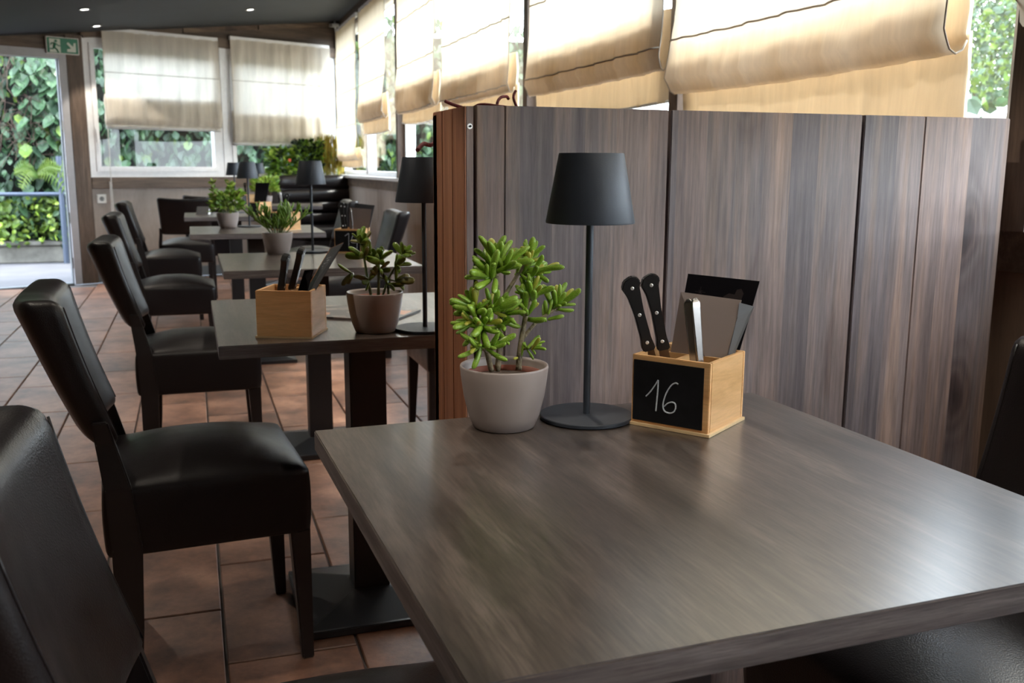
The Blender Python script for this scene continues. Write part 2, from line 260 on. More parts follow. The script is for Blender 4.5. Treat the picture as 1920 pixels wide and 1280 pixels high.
# ------------------------------------------------------------------ mesh helpers
class MB:
    def __init__(s): s.v = []; s.f = []
    def add(s, vs, fs, mat=None):
        o = len(s.v)
        for p in vs:
            p = Vector(p)
            s.v.append(tuple(mat @ p if mat is not None else p))
        s.f += [tuple(i+o for i in f) for f in fs]; return s
    def box(s, x0, x1, y0, y1, z0, z1, mat=None):
        vs = [(x, y, z) for x in (x0, x1) for y in (y0, y1) for z in (z0, z1)]
        return s.add(vs, [(0, 1, 3, 2), (4, 6, 7, 5), (0, 4, 5, 1), (2, 3, 7, 6), (0, 2, 6, 4), (1, 5, 7, 3)], mat)
    def frustum(s, c0, w0, d0, c1, w1, d1, mat=None):
        vs = [(c[0]+sx*w_/2, c[1]+sy*d_/2, c[2]) for c, w_, d_ in ((c0, w0, d0), (c1, w1, d1)) for sx, sy in ((-1, -1), (1, -1), (1, 1), (-1, 1))]
        return s.add(vs, [(3, 2, 1, 0), (4, 5, 6, 7), (0, 1, 5, 4), (1, 2, 6, 5), (2, 3, 7, 6), (3, 0, 4, 7)], mat)
    def lathe(s, prof, n=32, mat=None, close=True):
        vs = []; fs = []
        for r, z in prof:
            for k in range(n):
                a = 2*PI*k/n; vs.append((r*math.cos(a), r*math.sin(a), z))
        for i in range(len(prof)-1):
            for k in range(n):
                a, b = i*n+k, i*n+(k+1) % n; fs.append((a, b, b+n, a+n))
        if close:
            fs.append(tuple(reversed(range(n)))); fs.append(tuple(range((len(prof)-1)*n, len(prof)*n)))
        return s.add(vs, fs, mat)
    def tube(s, pts, rad, n=8, mat=None):
        pts = [Vector(p) for p in pts]; m = len(pts)
        rads = rad if isinstance(rad, (list, tuple)) else [rad]*m
        vs = []; fs = []; prev = None
        for i, p in enumerate(pts):
            d = (pts[min(i+1, m-1)]-pts[max(i-1, 0)]).normalized()
            if prev is None: u = d.orthogonal().normalized()
            else:
                u = prev - d*prev.dot(d); u = u.normalized() if u.length > 1e-6 else d.orthogonal().normalized()
            prev = u; q = d.cross(u)
            for k in range(n):
                a = 2*PI*k/n; vs.append(p+(u*math.cos(a)+q*math.sin(a))*rads[i])
        for i in range(m-1):
            for k in range(n):
                a, b = i*n+k, i*n+(k+1) % n; fs.append((a, b, b+n, a+n))
        fs.append(tuple(reversed(range(n)))); fs.append(tuple(range((m-1)*n, m*n)))
        return s.add(vs, fs, mat)
    def prism(s, poly, z0, z1, mat=None):
        n = len(poly); vs = [(x, y, z0) for x, y in poly]+[(x, y, z1) for x, y in poly]
        return s.add(vs, [tuple(reversed(range(n))), tuple(range(n, 2*n))]+[(i, (i+1) % n, (i+1) % n+n, i+n) for i in range(n)], mat)
    def rbox(s, sx, sy, sz, r, n=8, fn=None, mat=None):
        """rounded box centred at the origin; fn deforms (p, u, v, w)"""
        idx = {}; vs = []; fs = []
        def vid(i, j, k):
            key = (i, j, k)
            if key not in idx:
                def co(t, S):
                    # denser near the ends
                    a = 2*t/n-1
                    return a
                u, v, ww = co(i, sx), co(j, sy), co(k, sz)
                g = lambda a: math.copysign(abs(a)**.75, a) if a else 0
                p = Vector((g(u)*sx/2, g(v)*sy/2, g(ww)*sz/2))
                q = Vector((max(-sx/2+r, min(sx/2-r, p.x)), max(-sy/2+r, min(sy/2-r, p.y)), max(-sz/2+r, min(sz/2-r, p.z))))
                d = p-q
                if d.length > 1e-9: p = q+d.normalized()*r
                if fn: p = Vector(fn(p, p.x*2/sx, p.y*2/sy, p.z*2/sz))
                idx[key] = len(vs); vs.append(p)
            return idx[key]
        for a in range(n):
            for b in range(n):
                fs.append((vid(a, b, 0), vid(a, b+1, 0), vid(a+1, b+1, 0), vid(a+1, b, 0)))
                fs.append((vid(a, b, n), vid(a+1, b, n), vid(a+1, b+1, n), vid(a, b+1, n)))
                fs.append((vid(a, 0, b), vid(a+1, 0, b), vid(a+1, 0, b+1), vid(a, 0, b+1)))
                fs.append((vid(a, n, b), vid(a, n, b+1), vid(a+1, n, b+1), vid(a+1, n, b)))
                fs.append((vid(0, a, b), vid(0, a, b+1), vid(0, a+1, b+1), vid(0, a+1, b)))
                fs.append((vid(n, a, b), vid(n, a+1, b), vid(n, a+1, b+1), vid(n, a, b+1)))
        return s.add(vs, fs, mat)
    def mesh(s, name, mat, smooth=False, bevel=0):
        me = bpy.data.meshes.new(name); me.from_pydata(s.v, [], s.f); me.update()
        if bevel:
            bm = bmesh.new(); bm.from_mesh(me); bmesh.ops.bevel(bm, geom=bm.edges[:], offset=bevel, segments=2, affect='EDGES', clamp_overlap=True); bm.to_mesh(me); bm.free()
        if isinstance(mat, str): mat = M[mat]
        me.materials.append(mat)
        if smooth:
            me.polygons.foreach_set('use_smooth', [True]*len(me.polygons))
            if smooth != 'all': me.set_sharp_from_angle(angle=math.radians(38))
        return me
    def obj(s, name, mat, parent=None, smooth=False, bevel=0, loc=None):
        return link(name, s.mesh(name, mat, smooth, bevel), parent, loc)
def link(name, me, parent=None, loc=None, rot=None, scale=None):
    o = bpy.data.objects.new(name, me); COL.objects.link(o)
    if parent: o.parent = parent
    if loc is not None: o.location = loc
    if rot is not None:
        o.rotation_mode = 'QUATERNION'; o.rotation_quaternion = rot
    if scale is not None: o.scale = scale if hasattr(scale, '__len__') else (scale,)*3
    return o
def tag(o, label=None, cat=None, group=None, kind=None):
    if label: o['label'] = label
    if cat: o['category'] = cat
    if group: o['group'] = group
    if kind: o['kind'] = kind
    return o
def thing(name, label, cat, loc=(0, 0, 0), rz=0, group=None):
    o = bpy.data.objects.new(name, None); COL.objects.link(o); o.location = loc; o.rotation_euler = (0, 0, rz); o.empty_display_size = .1
    return tag(o, label, cat, group)
def copy_tree(o, parent=None):
    c = o.copy(); COL.objects.link(c)
    if parent: c.parent = parent
    for ch in list(o.children): copy_tree(ch, c)
    return c
def MT(loc=(0, 0, 0), rz=0, rx=0, ry=0):
    return Matrix.Translation(loc) @ Matrix.Rotation(rz, 4, 'Z') @ Matrix.Rotation(ry, 4, 'Y') @ Matrix.Rotation(rx, 4, 'X')

# ------------------------------------------------------------------ room shell
WX = 1.62                                                  # right wall plane
P0 = Vector((1.62, 10.97)); DA = math.atan2(-.394, -.919)   # end wall: local x runs left along it, local y into the room
EW = MT((P0.x, P0.y, 0), DA)
def ceil_z(x): return 2.645-.143*(1.62-x)
def endY(x): return 10.97-.4287*(1.62-x)

fl = tag(MB().add([(-4.3, -3, -.012), (1.7, -3, -.012), (1.7, 11.05, -.012), (-4.3, 8.45, -.012), (-4.3, -3, -.2), (1.7, -3, -.2), (1.7, 11.05, -.2), (-4.3, 8.45, -.2)],
    [(0, 1, 2, 3), (7, 6, 5, 4), (0, 4, 5, 1), (1, 5, 6, 2), (2, 6, 7, 3), (3, 7, 4, 0)]).obj('floor', 'grey'), kind='structure')
TW, TL_ = .2985, .5735; gx = .0035
tb = MB(); hw, hl = TW/2-gx, TL_/2-gx; ch = .0025
tb.add([(-hw, -hl, -.012), (hw, -hl, -.012), (hw, hl, -.012), (-hw, hl, -.012), (-hw, -hl, -ch), (hw, -hl, -ch), (hw, hl, -ch), (-hw, hl, -ch),
        (-hw+ch, -hl+ch, 0), (hw-ch, -hl+ch, 0), (hw-ch, hl-ch, 0), (-hw+ch, hl-ch, 0)],
       [(0, 1, 5, 4), (1, 2, 6, 5), (2, 3, 7, 6), (3, 0, 4, 7), (4, 5, 9, 8), (5, 6, 10, 9), (6, 7, 11, 10), (7, 4, 8, 11), (8, 9, 10, 11)])
tme = tb.mesh('tile', 'tile')
rest = MB()
for i in range(-15, 6):
    xc = .0235+(i+.5)*TW
    if xc > 1.6: continue
    ph = 2.112 if i % 2 == 0 else 2.398
    for j in range(-9, 17):
        yc = ph+(j+.5)*TL_
        if yc > endY(xc)-.12 or yc < -2.7: continue
        seen = -1.75 < xc and yc > .5 and xc > -.42*yc-.35
        if seen: link('tile', tme, fl, (xc, yc, 0))
        else: rest.add(tb.v, tb.f, MT((xc, yc, 0)))
r_ = rest.obj('tile_field', 'tile', fl); r_['kind'] = 'stuff'

cx = [(-4.3, -3), (1.78, -3), (1.78, 11.04), (-4.3, 8.43)]
tag(MB().add([(x, y, ceil_z(x)) for x, y in cx]+[(x, y, ceil_z(x)+.12) for x, y in cx],
    [(3, 2, 1, 0), (4, 5, 6, 7), (0, 1, 5, 4), (1, 2, 6, 5), (2, 3, 7, 6), (3, 0, 4, 7)]).obj('ceiling', 'ceil'), kind='structure')
tag(MB().box(-.5, 6.6, -.35, -.1, 2.72, 2.80).obj('shading_eave', 'plank_h'), kind='structure').matrix_world = EW @ MT((0, 0, 0))  # unseen overhang, added to shade the alley outside the end wall
tag(MB().box(-4.4, -4.3, -3.1, 8.5, -.05, 1.9).obj('wall_left', 'plaster'), kind='structure')
tag(MB().box(-4.4, 1.75, -3.1, -3.0, -.05, 2.75).obj('wall_back', 'plaster'), kind='structure')

# right wall: dado boards, rail, posts, windows
wr = tag(MB().box(WX+.03, WX+.10, -3, 10.97, -.02, .93).obj('wall_right', 'dado'), kind='structure')
y = -3.0; k = 0
while y < 10.9:
    wd = .62; y1 = min(y+wd, 10.95)
    MB().box(WX, WX+.03, y+.004, y1-.004, .0, .93).obj('panel', 'dado2' if y < 7.2 else 'dado', wr); y = y1; k += 1
MB().box(WX, WX+.10, -3, 10.97, 2.50, 2.66).obj('head_beam', 'plank_h', wr)
tag(MB().box(WX-.012, WX+.03, -3, 10.96, .90, .985).obj('trim_1', 'post_h'), kind='structure')
tag(MB().box(WX-.05, WX+.06, 1.78, 10.95, .985, 1.012).obj('trim_2', 'pvc'), kind='structure')
for yy in (-1.45, .06, 1.553, 3.045, 4.60, 7.72):
    MB().box(WX-.035, WX+.10, yy-.032, yy+.032, .985, 2.60).obj('post', 'post', wr)
MB().box(WX-.035, WX+.10, 10.90, 10.97, .0, 2.64).obj('post', 'post', wr)
def window(name, A, x0, x1, z0, z1, mull=(), fw=.055, handle=None, s_=.045):
    """A: matrix; local x along the wall, local -y outdoors"""
    root = bpy.data.objects.new(name, None); COL.objects.link(root); root.matrix_world = A; root['kind'] = 'structure'
    MB().box(x0, x1, -.07, .0, z0, z0+fw).box(x0, x1, -.07, .0, z1-fw, z1).box(x0, x0+fw, -.07, 0, z0+fw, z1-fw).box(x1-fw, x1, -.07, 0, z0+fw, z1-fw).obj('frame', 'pvc', root)
    xs = [x0+fw]+[m for m in mull]+[x1-fw]
    for mx_ in mull: MB().box(mx_-.035, mx_+.035, -.07, .0, z0+fw, z1-fw).obj('mullion', 'pvc', root)
    for a, b in zip(xs[:-1], xs[1:]):
        if a in mull: a += .035
        if b in mull: b -= .035
        za, zb = z0+fw, z1-fw
        MB().box(a, b, -.06, .012, za, za+s_).box(a, b, -.06, .012, zb-s_, zb).box(a, a+s_, -.06, .012, za+s_, zb-s_).box(b-s_, b, -.06, .012, za+s_, zb-s_).obj('sash', 'pvc', root, bevel=.003)
        MB().box(a+s_, b-s_, -.034, -.03, za+s_, zb-s_).obj('pane', 'glass', root)
    if handle:
        MB().box(handle[0]-.012, handle[0]+.012, .012, .022, handle[1]-.03, handle[1]+.03).box(handle[0]-.009, handle[0]+.009, .03, .045, handle[1]-.11, handle[1]+.01).box(handle[0]-.007, handle[0]+.007, .02, .032, handle[1]-.01, handle[1]+.01).obj('handle', 'pvc', root)
    return root
RWM = MT((WX+.005, 0, 0), -PI/2)           # local x -> -Y ; local y -> +X ; flip so that -y is outdoors
RW = MT((WX+.03, 0, 0), PI/2)              # local x -> +Y, local y -> -X (room side), -y -> outdoors
spans = [(-2.95, -1.49, ()), (-1.41, .025, ()), (.095, 1.518, ()), (1.59, 3.01, ()), (3.08, 4.565, ()), (4.635, 7.685, (6.24,)), (7.755, 10.89, (9.42,))]
for i, (a, b, mu) in enumerate(spans): window('window_%d' % (i+1), RW, a, b, 1.0, 2.5, mu, fw=.03, s_=.028)

# end wall
we = bpy.data.objects.new('wall_end', None); COL.objects.link(we); we.matrix_world = EW; we['kind'] = 'structure'
MB().box(0, 2.71, -.09, 0, .0, .90).obj('lower_panel', 'dado', we)
MB().box(4.0, 6.55, -.09, 0, -.02, 1.9).obj('plaster_panel', 'plaster', we)
def ez(s): return ceil_z(1.62-.919*s)
MB().add([(0, -.06, 2.355), (4.05, -.06, 2.20), (4.05, -.06, 2.0), (0, -.06, 2.3), (0, -.06, ez(0)+.05), (4.05, -.06, ez(4.05)+.05)]+[(0, 0, 2.355), (4.05, 0, 2.20), (4.05, 0, 2.0), (0, 0, 2.3), (0, 0, ez(0)+.05), (4.05, 0, ez(4.05)+.05)],
    [(0, 1, 5, 4), (6, 10, 11, 7), (0, 6, 7, 1), (4, 5, 11, 10), (0, 4, 10, 6), (1, 7, 11, 5)]).obj('gable_board', 'plank_h', we)
for s0, s1 in ((.0, .95), (.96, 1.75), (1.76, 2.7)):      # slanted cover boards under the ceiling
    MB().add([(s0, 0, ez(s0)-.045), (s1, 0, ez(s1)-.045), (s1, 0, ez(s1)+.01), (s0, 0, ez(s0)+.01), (s0, .022, ez(s0)-.045), (s1, .022, ez(s1)-.045), (s1, .022, ez(s1)+.01), (s0, .022, ez(s0)+.01)],
        [(0, 1, 2, 3), (7, 6, 5, 4), (0, 4, 5, 1), (1, 5, 6, 2), (2, 6, 7, 3), (3, 7, 4, 0)]).obj('cover_board', 'post_h', we)
MB().box(0, 2.72, -.08, .03, 2.262, 2.36).obj('lintel', 'post_h', we)
MB().box(2.86, 4.05, -.08, .01, 2.12, 2.19).box(2.86, 3.4, -.08, -.01, 2.19, 2.262).obj('lintel', 'post_h', we)
MB().box(2.715, 2.855, -.09, .02, 0, 2.262).obj('post', 'post', we)
MB().box(1.345, 1.385, -.085, .01, .99, 2.262).obj('post', 'pvc', we)
tr_ = tag(MB().box(0, 2.71, 0, .025, .885, .99).obj('trim_3', 'post_h'), kind='structure'); tr_.matrix_world = EW
tr_ = tag(MB().box(0, 2.71, 0, .016, .0, .095).obj('baseboard_end', 'base'), kind='structure'); tr_.matrix_world = EW
window('window_8', EW, 1.385, 2.71, .99, 2.262, handle=(2.64, 1.42))
window('window_9', EW, .01, 1.345, .99, 2.262)
dr = bpy.data.objects.new('door_1', None); COL.objects.link(dr); dr.matrix_world = EW; dr['kind'] = 'structure'
MB().box(2.857, 2.925, -.09, .015, 0, 2.12).box(2.925, 3.92, -.09, .015, 2.045, 2.12).box(3.92, 3.99, -.09, .015, 0, 2.12).obj('frame', 'greyframe', dr, bevel=.004)
MB().box(2.925, 2.935, -.05, -.015, .01, 2.04).obj('seal_strip', 'base', dr)
for z_ in (.2, .62, 1.05, 1.45, 1.85): MB().box(2.925, 2.931, -.012, .006, z_-.05, z_+.05).obj('strike_plate', 'steel', dr)
MB().box(2.93, 3.92, -.09, .01, -.012, .012).obj('threshold', 'base', dr)
# ceiling spots: first three in view, the rest added unseen for warm fill
for (x, y) in ((-.714, 8.571), (-.707, 9.55), (.603, 9.413), (-.71, 6.3), (.60, 7.1), (-.7, 4.2), (.6, 4.8), (-.7, 2.1), (.6, 2.4), (-.7, .2), (.6, .2), (-2.4, 6.3), (-2.4, 4.2), (-2.4, 2.1), (-2.4, .2)):
    seen = y > 8.3
    t = thing('ceiling_spotlight', None, None, (x, y, ceil_z(x)))
    t.rotation_euler = (0, math.atan(-.143), 0)
    MB().lathe([(.033, .0), (.045, -.001), (.046, -.006), (.040, -.009), (.034, -.004)], 24, close=False).obj('ring', 'steel', t, smooth=True)
    MB().lathe([(.034, -.003), (.030, -.0045)], 20).obj('lens', emit('spot_lens', (1, .97, .9), 14), t)
    ld = bpy.data.lights.new('spot_lamp', 'SPOT'); ld.energy = 48; ld.spot_size = 1.5; ld.shadow_soft_size = .03; ld.color = (1, .9, .75)
    lo = bpy.data.objects.new('spot_lamp', ld); COL.objects.link(lo); lo.parent = t; lo.location = (0, 0, -.03)
    tag(t, {8.571: 'recessed round ceiling spotlight nearest the camera, above the doorway side', 9.55: 'recessed round ceiling spotlight above the left end of the end wall window',
            9.413: 'recessed round ceiling spotlight above the second end window, by the gable'}.get(y, 'added round ceiling fill spotlight outside the picture, %s row, %s' % ({-.71: 'aisle', -.7: 'aisle', .6: 'table', .60: 'table'}.get(x, 'inner'), {6.3: 'level with the fourth table', 7.1: 'level with the fifth table', 4.2: 'level with the third table', 4.8: 'between third and fourth table', 2.1: 'level with the second table', 2.4: 'above the second table', .2: 'behind the photographer'}.get(y, 'far'))), 'ceiling light', 'ceiling spotlights')

# ------------------------------------------------------------------ roman blinds
def blind(A, x0, x1, ztop, zfold, zback, seams, label, lap=.19, sag=.012, bulge=.035, seed=0, group='linen roman blinds on the window side', skew=0):
    """A: matrix, local x along wall, +y into the room"""
    t = thing('roman_blind', label, 'blind', group=group); t.matrix_world = A
    rnd = random.Random(seed); ph = [rnd.uniform(0, 6.28) for _ in range(6)]
    nx = 40
    prof = []                                             # (y into room, z, tag)
    n = 22
    for i in range(n+1):
        f = i/n; z = ztop+(zfold+.05-ztop)*f
        prof.append((.010+.010*f+bulge*.5*max(0, f-.7)/.3, z, f))
    for a in (25, 55, 90, 125, 155): prof.append((.012+bulge*.5*math.cos(math.radians(a))-.004+.0, zfold+.05-.05*math.sin(math.radians(a)), 1))
    if lap > 0:
        for i in range(1, 7): prof.append((-.012, zfold+.02+(lap-.02)*i/6, .9))
        for a in (40, 90, 140): prof.append((-.017+.004*math.cos(math.radians(a)), zfold+lap+.008*math.sin(math.radians(a)), .9))
        for i in range(1, 9): prof.append((-.022, zfold+lap+(zback-zfold-lap)*i/8, .9))
        for a in (60, 120): prof.append((-.025+.003*math.cos(math.radians(a)), zback-.006*math.sin(math.radians(a)), .9))
        for i in range(0, 5): prof.append((-.029, zback+(zfold+.05-zback)*i/4, .9))
    vs = []; fs = []
    for j in range(nx+1):
        u = j/nx; x = x0+(x1-x0)*u
        for (yy, zz, f) in prof:
            wv = .0035*math.sin(x*31+ph[0]+2*math.sin(zz*3+ph[1]))+.003*math.sin(x*67+ph[2]+zz*4)+.002*math.sin(x*13+zz*17+ph[3])
            dz = -sag*(1-(2*u-1)**2)*min(1, max(0, (1.9-zz)))*(1 if f >= .5 else .3)+skew*(u-.5)*max(0, min(1, (ztop-zz)/(ztop-zfold)))
            edge = .0
            if f >= .7: edge = .004*math.sin(zz*40+ph[4])*(abs(2*u-1)**8)
            vs.append((x+edge, yy+wv*(1+f), zz+dz))
    P = len(prof)
    for j in range(nx):
        for i in range(P-1):
            a = j*P+i; fs.append((a, a+1, a+1+P, a+P))
    MB().add(vs, fs).obj('fabric', 'blind_end' if 'end wall' in group else 'blind', t, smooth='all')
    def front(x, u, z0_):
        f = min(1, (ztop-z0_)/(ztop-zfold-.05))
        wv = .0035*math.sin(x*31+ph[0]+2*math.sin(z0_*3+ph[1]))+.003*math.sin(x*67+ph[2]+z0_*4)+.002*math.sin(x*13+z0_*17+ph[3])
        dz = -sag*(1-(2*u-1)**2)*min(1, max(0, (1.9-z0_)))*(1 if f >= .5 else .3)+skew*(u-.5)*max(0, min(1, (ztop-z0_)/(ztop-zfold)))
        return .010+.010*f+bulge*.5*max(0, f-.7)/.3+wv*(1+f), z0_+dz
    for z_ in seams:
        P = []
        for k in range(41):
            u = k/40; x = x0+(x1-x0)*u; yy, zz = front(x, u, z_); P.append((x, yy+.0022, zz))
        MB().tube(P, .0034, 6).obj('batten', 'rod', t, smooth='all')
    for u in (0, 1):
        x = x0+(x1-x0)*u
        MB().tube([(x, front(x, u, ztop-(ztop-zfold-.05)*k/14)[0], front(x, u, ztop-(ztop-zfold-.05)*k/14)[1]) for k in range(15)]+[(x, yy+.0, zz-.0) for (yy, zz, f) in prof[23:28]], .0024, 5).obj('edge_binding', 'rod', t, smooth='all')
    if lap > 0: MB().tube([(x0+(x1-x0)*i/12, -.022, zback-sag*.9*(1-(2*i/12-1)**2)+skew*(i/12-.5)) for i in range(13)], .013 if 'end wall' in group else .006, 6).obj('hem_bar', 'hem', t, smooth='all')
    else: MB().tube([(x0+(x1-x0)*i/12, .02, zfold+skew*(i/12-.5)) for i in range(13)], .007, 6).obj('hem_bar', 'hem', t, smooth='all')
    MB().box(x0, x1, -.02, .008, ztop-.005, ztop+.03).obj('head_rail', 'pvc', t)
    return t
BW = MT((1.568, 0, 0), PI/2)
S4 = (1.51, 1.84, 2.17)
blind(BW, 1.72, 2.985, 2.50, 1.35, 1.10, (1.52, 1.84, 2.17), 'cream linen roman blind with wide sagging fold, nearest one above the wooden partition', lap=.16, sag=.018, bulge=.06, seed=1)
blind(BW, .12, 1.53, 2.50, 1.38, 1.28, S4, 'added cream linen roman blind beside the front table, outside the picture to the right', lap=.18, seed=11)  # this and the next two: unseen blinds added to block direct sun
blind(BW, -1.38, .0, 2.50, 1.38, 1.28, S4, 'added cream linen roman blind behind the photographer, nearer to the front table', lap=.18, seed=12)
blind(BW, -2.92, -1.52, 2.50, 1.38, 1.28, S4, 'added cream linen roman blind behind the photographer, last one of the row', lap=.18, seed=13)
blind(BW, 3.075, 4.455, 2.50, 1.435, 1.335, S4, 'cream linen roman blind between two dark posts, second along from the sagging one', lap=.20, seed=2)
blind(BW, 4.74, 6.10, 2.50, 1.475, 1.40, S4, 'cream linen roman blind above the free left corner of the wooden partition', lap=.19, seed=3)
blind(BW, 6.31, 7.52, 2.50, 1.50, 1.435, S4, 'cream linen roman blind with drooping hem above the second table lamp', lap=.22, sag=.03, seed=4)
blind(BW, 8.02, 9.26, 2.50, 1.50, 1.40, S4, 'narrow looking cream roman blind with stepped double hem over the window sill', lap=.20, seed=5)
blind(BW, 9.45, 10.72, 2.50, 1.16, 1.10, (1.17, 1.51, 1.84, 2.17), 'longest cream roman blind, in the room corner behind the golden grass', lap=.12, seed=6)
EB = EW @ MT((0, .05, 0))
blind(EB, 1.42, 2.55, 2.32, 1.475, 1.45, (1.95,), 'white roman blind beside the open doorway, green showing under its hem', lap=.27, seed=7, sag=.0, bulge=.02, group='roman blinds on the end wall')
blind(EB, .15, 1.29, 2.35, 1.345, 1.32, (1.95,), 'white roman blind reaching down to the potted plants on the end wall', lap=.30, seed=8, sag=.0, bulge=.02, group='roman blinds on the end wall')
# blind cord, corner pipe, socket, sign
c_ = MB().tube([(2.545, .055, 1.45), (2.55, .06, 1.0), (2.545, .058, .42)], .004, 6).tube([(2.56, .055, .95), (2.56, .055, .42)], .004, 6).obj('blind_cord', 'white'); c_.matrix_world = EW
tag(c_, 'white looped pull cord hanging beside the wall socket', 'cord')
c_ = MB().tube([(.075, .06, 2.64), (.08, .07, 2.60), (.06, .06, 2.52), (.05, .05, 2.42), (.045, .045, 2.30)], .011, 8).box(.02, .12, .02, .09, 2.58, 2.61).obj('cable_pipe', 'white', smooth=True); c_.matrix_world = EW
tag(c_, 'white cable duct running down the corner from the ceiling', 'cable')
t = thing('wall_socket', 'white square power socket low on the end wall panel', 'socket'); t.matrix_world = EW @ MT((2.63, .001, .79))
MB().box(-.042, .042, 0, .012, -.042, .042).obj('cover', 'white', t, bevel=.003)
MB().lathe([(.021, .0), (.021, .003), (.018, -.002)], 20, mat=MT((0, .012, 0), rx=-PI/2)).obj('insert', 'base', t)
t = thing('exit_sign', 'green emergency exit sign with running figure and slanting arrow above door frame', 'sign'); t.matrix_world = EW @ MT((2.89, .045, 2.155))
MB().box(-.135, .135, -.03, .0, -.068, .068).obj('plate', 'green', t, bevel=.003)
MB().box(-.137, .137, -.028, .003, .066, .072).box(-.137, .137, -.028, .003, -.072, -.066).box(.133, .139, -.028, .003, -.07, .07).box(-.139, -.133, -.028, .003, -.07, .07).obj('rim', 'white', t)
# local x runs left in the picture: picture-right is -x
def sgn(poly, name, mat, y0=.001, y1=.003):
    n = len(poly); vs = [(-x, y0, z) for x, z in poly]+[(-x, y1, z) for x, z in poly]
    MB().add(vs, [tuple(range(n)), tuple(reversed(range(n, 2*n)))]+[(i, (i+1) % n, (i+1) % n+n, i+n) for i in range(n)]).obj(name, mat, t)
sgn([(-.112, -.062), (-.02, -.062), (-.02, .055), (-.112, .055)], 'door_symbol', 'signwhite')
def limb(pts, r):
    MB().tube([(-x, .004, z) for x, z in pts], r, 6).obj('figure_limb', 'green', t)
MB().lathe([(.012, 0), (.012, .004)], 14, mat=MT((.058, .003, .036), rx=-PI/2)).obj('figure_head', 'green', t)
limb([(-.064, .016), (-.075, -.02)], .010); limb([(-.064, .018), (-.095, .015), (-.102, .0)], .005); limb([(-.060, .016), (-.04, -.002), (-.022, -.004)], .005)
limb([(-.073, -.018), (-.085, -.032), (-.108, -.032)], .006); limb([(-.072, -.018), (-.05, -.04), (-.04, -.062)], .006)
sgn([(.112, -.05), (.112, .03), (.096, .03), (.09, -.004), (.048, .034), (.034, .02), (.072, -.02), (.036, -.028), (.036, -.05)], 'arrow', 'signwhite')

# ------------------------------------------------------------------ planter partition
PY = 1.55
pt = thing('planter_partition', 'wide brownish grey wooden plank partition with planter trough behind the front table', 'partition', (0, 0, 0))
xs = [.4475, .803, 1.207, 1.558]
sp_ = {0: .4995, 2: 1.349}
bd_ = []
for i, (a, b) in enumerate(zip(xs[:-1], xs[1:])):
    if i in sp_: bd_ += [(a+.0028, sp_[i]-.0005), (sp_[i]+.0005, b-.0028)]
    else: bd_.append((a+.0028, b-.0028))
for a, b in bd_:
    MB().box(a, b, PY, PY+.027, .0, 1.208).obj('panel', 'part', pt, bevel=.0015)
MB().box(.434, .4455, PY+.001, PY+.03, .0, 1.206).obj('edge_strip', 'part', pt)
for i, (a, b) in enumerate(((1.5505, 1.625), (1.628, 1.695), (1.698, 1.765))):
    MB().box(.430, .4435 if i else .4335, a, b, .0, 1.206).obj('end_board', 'part_end', pt, bevel=.001)
MB().box(.43, 1.558, 1.738, 1.765, .0, 1.2).obj('back_panel', 'part_end', pt)
MB().box(.445, 1.555, PY+.03, 1.737, 1.10, 1.165).obj('soil', 'soil', pt)
MB().box(.445, 1.555, PY+.03, 1.737, .02, .06).obj('bottom_board', 'part_end', pt)
s_ = MB().lathe([(.0045, 0), (.0045, -.001), (.002, -.0015)], 16, mat=MT((.4398, PY+.0005, 1.174), rx=PI/2)).obj('screw', 'rivet', pt)
MB().lathe([(.0018, -.0005), (.0018, .003)], 10, mat=MT((.4398, PY-.0005, 1.174), rx=PI/2)).obj('socket', 'slate', s_)
# red tassel plant
t = thing('tassel_plant', 'plant with drooping dark red tassels curling over the partition top', 'plant', (.5, 1.65, 1.165))
def arc(pts, r, mat='red', name='tassel'):
    P = [Vector(p)-Vector((.5, 1.65, 1.165)) for p in pts]
    Q = []
    for i in range(len(P)-1):
        p0 = P[max(i-1, 0)]; p1 = P[i]; p2 = P[i+1]; p3 = P[min(i+2, len(P)-1)]
        for k in range(5):
            f = k/5; Q.append(.5*((2*p1)+(-p0+p2)*f+(2*p0-5*p1+4*p2-p3)*f*f+(-p0+3*p1-3*p2+p3)*f**3))
    Q.append(P[-1]); MB().tube(Q, r, 7).obj(name, mat, t, smooth='all')
arc([(.55, 1.66, 1.16), (.50, 1.68, 1.205), (.475, 1.70, 1.211), (.458, 1.72, 1.218), (.444, 1.73, 1.225)], .0032)
arc([(.60, 1.66, 1.16), (.56, 1.66, 1.205), (.52, 1.68, 1.216), (.50, 1.70, 1.218), (.49, 1.71, 1.212)], .0028)
arc([(.54, 1.70, 1.16), (.536, 1.71, 1.215), (.545, 1.72, 1.232), (.560, 1.73, 1.236), (.566, 1.735, 1.232)], .0028)
arc([(.60, 1.70, 1.16), (.578, 1.72, 1.215), (.574, 1.73, 1.235), (.580, 1.735, 1.247)], .0026)
arc([(.62, 1.74, 1.16), (.55, 1.80, 1.20), (.47, 1.83, 1.175), (.445, 1.83, 1.150), (.425, 1.82, 1.151), (.408, 1.80, 1.139)], .0042)
for k in range(16):
    a = k*2.4; lx = .56+.03*math.cos(a)*(1+k/8); ly = 1.66+.03*math.sin(a)
    q = Vector((math.cos(a), math.sin(a), .5)).to_track_quat('Z', 'Y')
    o = MB().lathe([(.001, 0), (.007, .015), (.008, .025), (.001, .04)], 6, mat=Matrix.Scale(.25, 4, (0, 1, 0))).obj('leaf', 'ivy2', t); o.location = (lx-.5, ly-1.65, .0); o.rotation_mode = 'QUATERNION'; o.rotation_quaternion = q; o.scale = (.8,)*3

